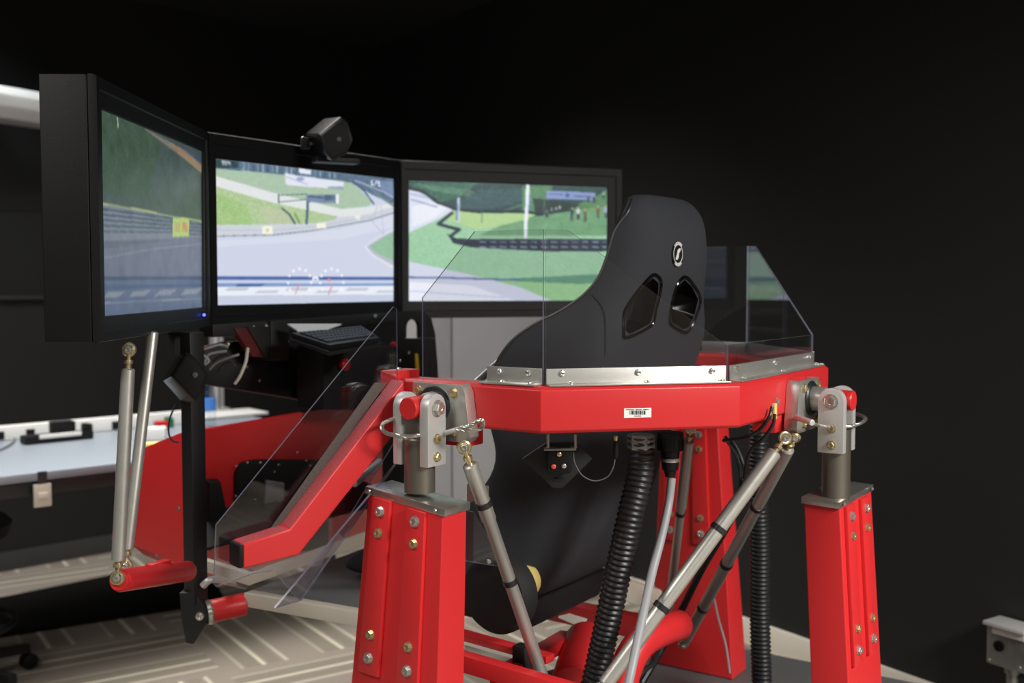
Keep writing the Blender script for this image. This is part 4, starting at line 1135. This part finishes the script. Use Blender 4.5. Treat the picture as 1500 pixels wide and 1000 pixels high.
# =================================================================== TIE RODS / STRUTS
def strut(name, label, a, b, r, cat='strut', m='rod', joint_a=True, joint_b=True, collars=(), r2=None, split=None):
    a, b = Vector(a), Vector(b); d = (b - a).normalized(); L_ = (b - a).length
    t = thing(name, label, cat, b, 'silver tie rods')
    ja = .035 if joint_a else 0; jb = .03 if joint_b else 0
    r2 = r2 or r
    prof = [(0, r * .8), (.003, r), (split or L_ * .5, r), ((split or L_ * .5) + .003, r2), (L_ - ja - jb - .003, r2), (L_ - ja - jb, r2 * .8)]
    G().lathe(a + d * ja, d, prof, 24).build('tube', m, t)
    for j, p, s in ((joint_a, a, 1), (joint_b, b, -1)):
        if not j: continue
        G().lathe(p + d * s * .006, d * s, [(0, .005), (.004, .0045), (.013, .0045), (.0135, .0085), (.020, .0085), (.0205, .006), (.03, .006)], 12).build('rod_end', 'brass', t)
        sd = d.cross(Vector((0, 1, 0))).normalized()
        ca = [p + (d * math.cos(k * math.pi / 8) + sd * math.sin(k * math.pi / 8)) * .010 for k in range(16)]
        G().tube(ca, .0042, 8, closed=True).build('eye', 'brass', t)
        bolt(t, p - Vector((0, .004, 0)), (0, -1, 0), .0062, 'zinc')
    for c_ in collars:
        p = a + (b - a) * c_; rr_ = (r if c_ * L_ < (split or L_ * .5) + ja else r2)
        G().lathe(p - d * .006, d, [(0, rr_ * 1.02), (.001, rr_ * 1.14), (.011, rr_ * 1.14), (.012, rr_ * 1.02)], 24).build('collar', 'rubber', t)
    return t
strut('tie_rod', 'silver tie rod slanting down beside the left pedestal', T(680, 655, 1.95), T(808, 1030, 2.12), .0145, collars=(.205, .50), split=.12, r2=.0125)
strut('tie_rod', 'long silver tie rod crossing from the right bracket to lower left', T(1150, 641, 2.14), T(872, 1022, 2.03), .0150, collars=(.36, .66))
strut('tie_rod', 'duller tie rod behind the long one, ending at a brass joint', T(1163, 641, 2.17), T(1001, 944, 2.75), .0135, m='rod', collars=(.28, .55, .78))
strut('tie_rod', 'upright tie rod in front of the shaded far pedestal', T(1011, 628, 2.45), T(979, 902, 2.75), .0130, collars=(.42,), r2=.0105, split=.2)
strut('tie_rod', 'left of the two silver rods under the left screen', T(189, 512, 2.0), T(172, 846, 1.96), .0125)
strut('tie_rod', 'right of the two silver rods under the left screen', T(224, 486, 2.22), T(184, 828, 2.12), .0115, joint_a=False)
strut('tie_rod', 'short silver rod rising to the left edge of the seat', T(748, 515, 2.45), T(690, 567, 2.35), .0085, joint_a=False, joint_b=False)
strut('tie_rod', 'short silver rod end glimpsed through the clear panel', T(556, 676, 2.35), T(519, 708, 2.2), .0085, joint_a=False, joint_b=False)

# outrigger tube carrying the left rods
t = thing('outrigger_tube', 'red round outrigger tube at the foot of two silver rods', 'tube', T(210, 862, 2.0))
G().cyl(T(176, 850, 1.97), T(275, 836, 2.25), .0215).build('tube', 'red_paint', t, bevel=.003)
G().cyl(T(174, 850.5, 1.963), T(177, 849.8, 1.973), .0175).build('end_disc', 'red_paint', t, bevel=.001)
G().box(T(232, 830, 2.14), U, W, Z, .05, .02, .022).build('lug', 'red_paint', t, bevel=.003)

# =================================================================== FRONT FOOTWELL
t = thing('footwell_box', 'red sheet-steel footwell box below the screens', 'footwell', R(2.1, 2.3, .66))
uu = 1.74
side = [onU(293, 622, uu), onU(205, 658, uu), onU(180, 706, uu), onU(163, 790, uu), onU(192, 797, uu), onU(293, 838, uu)]
G().prism(side, U * .006).build('side_plate', 'red_paint', t, bevel=.001)
vf = 2.13
nF = (W * -.82 - Z * .57).normalized(); pF = onV(297, 630, vf)       # front plate leans back, a tilt made to keep lamplight off it
def onF(px, py, off=0.0): return onPlane(px, py, pF + nF * off, nF)
fr_ = [onF(297, 630), onF(480, 598), onF(560, 596), onF(560, 790), onF(297, 850)]
G().prism(fr_, -nF * .006).build('front_plate', 'red_paint', t, bevel=.001)
G().prism([onF(343, 690, .001), onF(352, 676, .001), onF(372, 672, .001), onF(470, 672, .001), onF(480, 690, .001), onF(480, 800, .001), onF(343, 820, .001)], nF * .008).build('pedal_cover', 'black_matte', t, bevel=.003)
G().prism([onF(388, 702, .02), onF(415, 706, .02), onF(412, 756, .02), onF(386, 752, .02)], nF * .006).build('pedal', 'alu_matte', t, bevel=.002)
G().prism([onF(455, 690, .02), onF(480, 692, .02), onF(478, 740, .02), onF(455, 738, .02)], nF * .006).build('pedal', 'alu_matte', t, bevel=.002)
G().prism([onF(300, 700, .03), onF(318, 700, .03), onF(334, 780, .03), onF(300, 800, .03)], nF * .02).build('inner_bracket', 'black_matte', t, bevel=.003)
for x, y in ((346, 682), (362, 677), (381, 677), (408, 680), (345, 726), (373, 731), (402, 690), (435, 662), (448, 674), (454, 681)): bolt(t, onF(x, y, .0095), nF, .004, 'zinc', 'pan', 'screw')
for x, y in ((230, 815), (262, 745)): bolt(t, onU(x, y, uu - .0005), -U, .005, 'galv', 'pan', 'screw')
# lower skirt (in shade)
G().prism([onU(192, 797, uu + .01), onU(293, 838, uu + .01), onU(293, 850, uu + .04), onU(210, 812, uu + .04)], U * .01).build('lower_skirt', 'red_paint', t, bevel=.001)
G().prism([R(uu + .006, vf + .01, .70), R(2.55, vf + .01, .70), R(2.55, vf + .30, .78), R(uu + .006, vf + .30, .78)], -Z * .006).build('bottom_plate', 'black_matte', t)

# =================================================================== CHASSIS
t = thing('chassis_deck', 'moving chassis deck with silver side rail and red frame', 'chassis', R(2.1, 1.5, .6))
zd = .655
a = onZ(357, 868, zd); b = onZ(560, 903, zd)
ed = (b - a).normalized(); en = Vector((-ed.y, ed.x, 0)); en = en if en.y > 0 else -en
G().prism([a, b, b - Z * .032, a - Z * .032], en * .03).build('side_rail', 'beige_metal', t, bevel=.002)
G().prism([a + en * .03, b + en * .03, b + en * .55, a + en * .55], -Z * .012).build('deck_plate', 'deck_grey', t, bevel=.001)
pp = [T(297, 828, 2.52), T(364, 849, 2.45), T(483, 806, 2.4), T(536, 788, 2.36)]
prof = []
for i, p in enumerate(pp): prof.append([p + Z * .014, p - Z * .014, p - Z * .014 + Vector((.004, .02, 0)), p + Z * .014 + Vector((.004, .02, 0))])
G().rings(prof).build('bent_rail', 'beige_metal', t, bevel=.002)
G().tube(spline([T(297, 858, 2.4), T(306, 850, 2.4), T(318, 848, 2.42), T(335, 852, 2.46), T(360, 858, 2.5)], 5), .008, 10).build('bent_pipe', 'alu_matte', t)
# red frame members under the seat
def bar(p, q, h, m='red_paint', name='frame_tube', dpt=.03, bev=.003):
    d = (q - p).normalized(); s_ = d.cross(Z).normalized(); s_ = s_ if s_.y > 0 else -s_
    return G().rings([[x, x - Z * h, x - Z * h + s_ * dpt, x + s_ * dpt] for x in (p, q)]).build(name, m, t, bevel=bev)
bar(T(640, 918, 2.30), T(800, 962, 2.12), .016)
bar(T(610, 940, 2.10), T(860, 1013, 1.98), .035)
bar(T(745, 985, 2.05), T(845, 925, 2.45), .030, name='frame_tube', dpt=.04)
bar(T(800, 880, 2.75), T(960, 912, 2.55), .05, dpt=.05)
G().cyl(T(842, 1010, 2.24), T(862, 940, 2.42), .055).build('spindle_housing', 'red_paint', t, bevel=.006)
G().tube(spline([T(905, 1040, 2.22), T(915, 985, 2.24), T(935, 945, 2.28), T(965, 925, 2.34), T(995, 915, 2.42)], 6), .034, 20).build('elbow_tube', 'red_paint', t)
bar(T(960, 898, 2.60), T(1002, 906, 2.70), .03, dpt=.05)
G().prism([T(818, 902, 2.45), T(834, 898, 2.5), T(860, 906, 2.5), T(846, 914, 2.45)], -Z * .004).build('spacer_block', 'beige_metal', t)
G().prism([T(912, 862, 2.9), T(925, 850, 2.95), T(970, 866, 2.95), T(966, 895, 2.9), T(918, 882, 2.9)], Vector((.0, .02, 0))).build('white_bracket', 'cream', t, bevel=.002)
G().box(T(765, 962, 2.14), U, W, Z, .03, .03, .05).build('mount_foot', 'black_matte', t, bevel=.003)
G().prism([T(680, 944, 2.5), T(790, 975, 2.4), T(790, 990, 2.3), T(680, 965, 2.4)], -Z * .004).build('floor_tray', 'beige_metal', t)
G().prism([T(790, 985, 2.35), T(830, 975, 2.45), T(870, 990, 2.4), T(850, 1010, 2.25), T(790, 1010, 2.2)], -Z * .004).build('floor_tray', 'deck_grey', t)
# tall seat side bracket
G().prism([T(684, 708, 2.05), T(716, 712, 2.03), T(716, 724, 2.03), T(684, 738, 2.05)], Vector((0, .004, 0))).build('lower_bracket', 'brushed', t, bevel=.001)

# clear lower panel beside the left pedestal
t = thing('lower_clear_panel', 'small clear panel edge between left pedestal and slanting rod', 'panel', T(700, 828, 2.15))
G().prism([T(672, 745, 2.15), T(694, 750, 2.15), T(722, 800, 2.15), T(732, 830, 2.15), T(672, 820, 2.15)], Vector((0, .005, 0)), 0, 1).build('panel', ['acrylic', 'acrylic_edge'], t)
bolt(t, T(716, 822, 2.149), (0, -1, 0), .005, 'zinc', 'pan', 'screw')

# =================================================================== HOSES AND CABLES
def corrugated(name, label, pts, r, pitch, fitting=None):
    path = spline(pts, 60); S = [0]
    for p, q in zip(path, path[1:]): S.append(S[-1] + (q - p).length)
    n = int(S[-1] / pitch * 5); out = []
    for k in range(n + 1):
        s = S[-1] * k / n; j = min(len(S) - 2, max(0, int(np.searchsorted(S, s)) - 1)); f_ = (s - S[j]) / max(1e-9, S[j + 1] - S[j])
        out.append(path[j] + (path[j + 1] - path[j]) * f_)
    wave = (1.0, .985, .90, .86, .92)
    t = thing(name, label, 'hose', pts[-1], 'corrugated black hoses')
    G().tube(out, r, 24, rf=lambda i: r * wave[i % 5]).build('hose', 'rubber', t, smooth=60)
    return t
h1 = corrugated('corrugated_hose', 'thick black corrugated hose curving down behind the beam label', [T(939, 640, 2.13), T(938, 690, 2.13), T(922, 760, 2.13), T(905, 840, 2.14), T(886, 930, 2.15), T(862, 1040, 2.15)], .0275, .0115)
G().lathe(T(939, 636, 2.13), -Z, [(0, .0285), (.028, .0285), (.030, .026)], 6).build('hose_fitting', 'steel_plate', h1, bevel=.002)
h2 = corrugated('corrugated_hose', 'darker corrugated hose hanging straight near the black wall', [T(1112, 610, 2.62), T(1110, 700, 2.62), T(1113, 800, 2.62), T(1113, 900, 2.62), T(1118, 1060, 2.6)], .0255, .0105)
# cable connector and grey cable
t = thing('round_connector', 'round black plug under the beam with grey cable', 'connector', T(982, 640, 2.16))
cpn = T(982, 640, 2.15)
G().lathe(cpn + Z * .01, -Z, [(0, .026), (.012, .026), (.013, .0255), (.036, .0255), (.038, .019), (.055, .018), (.075, .016), (.078, .012), (.09, .010)], 28).build('plug', 'black_plastic', t, bevel=.0008)
for k in range(14):
    a_ = 2 * math.pi * k / 14
    G().box(cpn + Vector((math.cos(a_), math.sin(a_), 0)) * .0258 - Z * .012, (math.cos(a_), math.sin(a_), 0), (-math.sin(a_), math.cos(a_), 0), Z, .002, .005, .022).build('grip_rib', 'black_plastic', t)
G().lathe(cpn - Z * .042, -Z, [(0, .0185), (.004, .0190), (.007, .0185)], 24).build('clamp_ring', 'zinc', t)
G().tube(spline([T(984, 700, 2.15), T(979, 740, 2.14), T(968, 790, 2.10), T(955, 840, 2.06), T(942, 900, 2.0), T(925, 980, 1.93), T(912, 1040, 1.9)], 8), .0085, 14).build('cable', 'grey_hose', t)
def cable(label, pts, r, m='rubber', grp=None):
    o = G().tube(spline(pts, 8), r, 10).build('cable', m, origin=pts[0]); tag(o, label, 'cable', grp); return o
cable('outer black cable curving under the right end of the beam', [T(1062, 640, 2.25), T(1078, 665, 2.22), T(1086, 700, 2.2), T(1080, 725, 2.17), T(1060, 765, 2.16), T(1010, 845, 2.13), T(960, 912, 2.11), T(880, 1010, 2.08)], .0045)
cable('inner black cable beside the outer cable under the beam', [T(1070, 640, 2.22), T(1085, 668, 2.2), T(1093, 700, 2.18), T(1086, 728, 2.16), T(1062, 772, 2.15)], .004)
cable('black cable pair dropping from the yellow clip, front one', [T(1131, 596, 1.95 + .14), T(1126, 612, 2.08), T(1112, 630, 2.10), T(1092, 640, 2.12), T(1060, 645, 2.2)], .0038)
cable('black cable beneath the yellow clip, rear one', [T(1135, 606, 2.1), T(1132, 622, 2.1), T(1118, 642, 2.12), T(1098, 662, 2.15), T(1090, 700, 2.18)], .0035)
cable('thick black cable running down behind the dull tie rod', [T(1092, 700, 2.3), T(1070, 760, 2.4), T(1030, 830, 2.5), T(1000, 890, 2.6), T(975, 940, 2.6), T(940, 1000, 2.55)], .009)
cable('thin white cable hanging against the shaded far pedestal', [T(1045, 872, 2.8), T(1052, 905, 2.8), T(1063, 945, 2.8), T(1069, 985, 2.8)], .003, 'grey_hose')
cable('grey cable coiled low beside the red elbow tube', [T(965, 950, 2.4), T(958, 970, 2.35), T(940, 985, 2.3), T(925, 1010, 2.3)], .006, 'rubber')
# control box under beam with thin lead
t = thing('switch_box', 'small black switch box hanging under the beam', 'switch box', T(818, 680, 2.0))
G().prism([T(801, 656, 2.0), T(838, 656, 2.0), T(838, 691, 2.0), T(833, 694, 2.0), T(803, 694, 2.0)], Vector((0, .035, 0))).build('box_body', 'black_plastic', t, bevel=.003)
G().prism([T(765, 672, 2.03), T(801, 648, 2.03), T(845, 648, 2.03), T(868, 672, 2.03), T(824, 715, 2.03), T(810, 715, 2.03)], Vector((0, .012, 0))).build('back_plate', 'black_paint', t, bevel=.002)
G().prism([T(797, 657.5, 1.995), T(844, 656.5, 1.995), T(844, 659.5, 1.995), T(797, 660, 1.995)], Vector((0, .03, 0))).build('mounting_tab', 'steel_plate', t)
for x, y, m_ in ((811, 683, 'orange_red'), (819, 665, 'brass'), (826, 682, 'zinc')):
    G().lathe(T(x, y, 1.9995), (0, -1, 0), [(0, .0045), (.003, .0045), (.004, .003)], 14).build('jack', m_, t)
for x in (803, 843): G().cyl(T(x, 636, 2.0), T(x, 656, 2.0), .003, n=10).build('hanger_rod', 'zinc', t)
G().prism([T(812, 701, 2.028), T(826, 701, 2.028), T(824, 704, 2.028), T(813, 704, 2.028)], Vector((0, -.002, 0))).build('slot', 'black_matte', t)
t = thing('jack_lead', 'thin dark lead looping from the switch box to the beam', 'cable', T(871, 705, 2.0))
G().tube(spline([T(840, 662, 2.0), T(842, 678, 2.0), T(853, 696, 2.0), T(871, 704, 2.0), T(890, 698, 2.0), T(899, 682, 2.0), T(901, 668, 2.0)], 8), .0012, 8).build('lead', 'grey_dark', t)
G().lathe(T(902, 672, 2.0), Z, [(0, .0025), (.004, .005), (.026, .0055), (.032, .0045)], 14).build('plug', 'black_plastic', t)
G().lathe(T(902, 645, 2.0), Z, [(0, .0035), (.004, .0045), (.009, .0045)], 12).build('plug_tip', 'brass', t)

# =================================================================== DASH / CONSOLE under the centre screen
t = thing('dash_console', 'black dashboard console below the centre screen', 'console', R(2.3, 2.0, .95))
vd = 2.03
G().prism([onV(300, 512, 2.16), onV(345, 500, 2.16), onV(430, 500, 2.16), onV(560, 500, 2.16), onV(600, 520, 2.16), onV(600, 590, 2.16), onV(470, 590, 2.16), onV(300, 562, 2.16)], W * .05).build('console_body', 'black_paint', t, bevel=.004)
G().prism([onV(474, 508, vd), onV(592, 508, vd), onV(592, 600, vd), onV(474, 600, vd)], W * .10).build('console_side', 'black_matte', t, bevel=.004)
for x, y in ((361, 537), (380, 557), (293, 530)): bolt(t, onV(x, y, 2.159), -W, .0045, 'zinc', 'pan', 'screw')
def button(x, y, v0, r, m, name, label=None):
    p = onV(x, y, v0); o = G().lathe(p, -W, [(0, r * .6), (.008, r * .6), (.009, r), (.018, r), (.022, r * .7)], 20).build(name, m, t, label=label)
button(500, 534, vd - .002, .016, 'red_plastic', 'stop_button', 'large red stop button'); button(466, 561, 2.158, .007, 'red_plastic', 'button', 'small red button'); button(572, 504, vd - .002, .008, 'red_plastic', 'button', 'small red button')
# right console cheek with arch shaped hole
def arch(hx0, hx1, hy0, hy1):
    cx_ = (hx0 + hx1) / 2; r_ = (hx1 - hx0) / 2
    return [(hx0, hy1)] + [(cx_ - r_ * math.cos(math.pi * k / 8), hy0 + r_ * 1.3 - r_ * 1.3 * math.sin(math.pi * k / 8)) for k in range(9)] + [(hx1, hy1)]
outer = [(584, 520), (584, 456), (620, 456), (632, 466), (638, 490), (642, 560), (584, 560)]
hole = arch(595.5, 615, 467, 495)
vc = 2.0
# ring polygon with a slit: outer start -> hole -> back
ring = [(584, 495)] + [(584, 456), (620, 456), (632, 466), (638, 490), (638, 495)] + [(615, 495)] + hole[::-1][1:-1] + [(595.5, 495)]
G().prism([onV(x, y, vc) for x, y in ring], W * .012).build('arched_plate', 'black_paint', t)
G().prism([onV(x, y, vc) for x, y in ((584, 495.3), (638, 495.3), (641, 530), (643, 575), (584, 575))], W * .012).build('lower_plate', 'black_paint', t)
for x, y in ((599, 516), (586, 528)): bolt(t, onV(x, y, vc - .0005), -W, .005, 'zinc', 'pan', 'screw')
G().prism([onV(x, y, vc - .001) for x, y in ((608, 518), (612, 518), (614, 543), (609, 543))], -W * .001).build('warning_strip', 'yellow', t)

# keyboard on its tray
kz = 1.235
kb = [onZ(430, 489, kz), onZ(480, 503.5, kz), onZ(552, 493, kz), onZ(530, 478, kz)]
kb = [T(427, 487, 2.72), T(483, 505, 2.50), T(556, 494, 2.72), T(530, 477, 2.95)]
t = thing('keyboard', 'black keyboard lying under the centre screen', 'keyboard', kb[1])
G().prism(kb, -Z * .014).build('keyboard_base', 'black_plastic', t, bevel=.003)
g = G(); nk, mk = 16, 5
for i in range(nk):
    for j in range(mk):
        def kp(s, t2):
            s = .04 + .92 * s; t2 = .1 + .8 * t2
            return (kb[1] * (1 - s) + kb[2] * s) * (1 - t2) + (kb[0] * (1 - s) + kb[3] * s) * t2 + Z * .001
        s0, s1, t0_, t1_ = i / nk + .008, (i + 1) / nk - .008, j / mk + .02, (j + 1) / mk - .02
        base = [kp(s0, t0_), kp(s1, t0_), kp(s1, t1_), kp(s0, t1_)]; cm = sum(base, Vector()) / 4
        g.prism(base, Z * .004, tip=[p + (cm - p) * .15 + Z * .004 for p in base])
o = g.build('keys', 'key_dark', t); o['kind'] = 'stuff'
tb = T(490, 508, 2.62)
tag(G().prism([p - Z * .0145 + (p - sum(kb, Vector()) / 4) * .04 for p in kb], -Z * .010).build('keyboard_tray', 'black_paint', bevel=.002, origin=kb[1]), 'black tray beneath the keyboard', 'tray')
pw = T(440, 475, 2.80)
tag(G().prism([T(421, 474, 2.78), T(436, 484, 2.75), T(480, 481, 2.78), T(500, 474, 2.85)], -Z * .003).build('paper_sheet', 'white_plastic', origin=pw), 'white paper tucked behind the keyboard', 'paper')
tag(G().prism([T(312, 485, 2.82), T(342, 478, 2.85), T(349, 491, 2.82), T(315, 487, 2.80)], -Z * .01).build('paper_sheet', 'white_plastic', origin=T(330, 485, 2.82)), 'white sheet glimpsed beneath the screens left of the red gusset', 'paper')
# cable bundle behind speaker post
cb = thing('cable_bundle', 'silver and grey cable loops beside the lower speaker', 'cable', T(320, 530, 2.58), None)
for i, (pts, m_) in enumerate((([(297, 511), (310, 506), (322, 505), (334, 509)], 'zinc'), ([(299, 533), (305, 520), (318, 516), (332, 514)], 'grey_hose'), ([(307, 541), (316, 532), (328, 526), (350, 519)], 'zinc'), ([(312, 530), (322, 522), (334, 519)], 'rubber'), ([(320, 545), (326, 535), (338, 530), (345, 536)], 'rubber'), ([(298, 520), (306, 528), (300, 534)], 'grey_hose'))):
    G().tube(spline([T(x, y, 2.60 - .01 * i) for x, y in pts], 8), .0032, 8).build('cable', m_, cb)
G().tube(spline([T(363, 510, 2.63), T(360, 530, 2.61), T(352, 550, 2.60), T(344, 562, 2.60)], 6), .004, 8).build('cable', 'beige_metal', cb, label='beige cable with a red tip')
G().sphere(T(334, 504, 2.585), .005).build('plug', 'brass', cb)
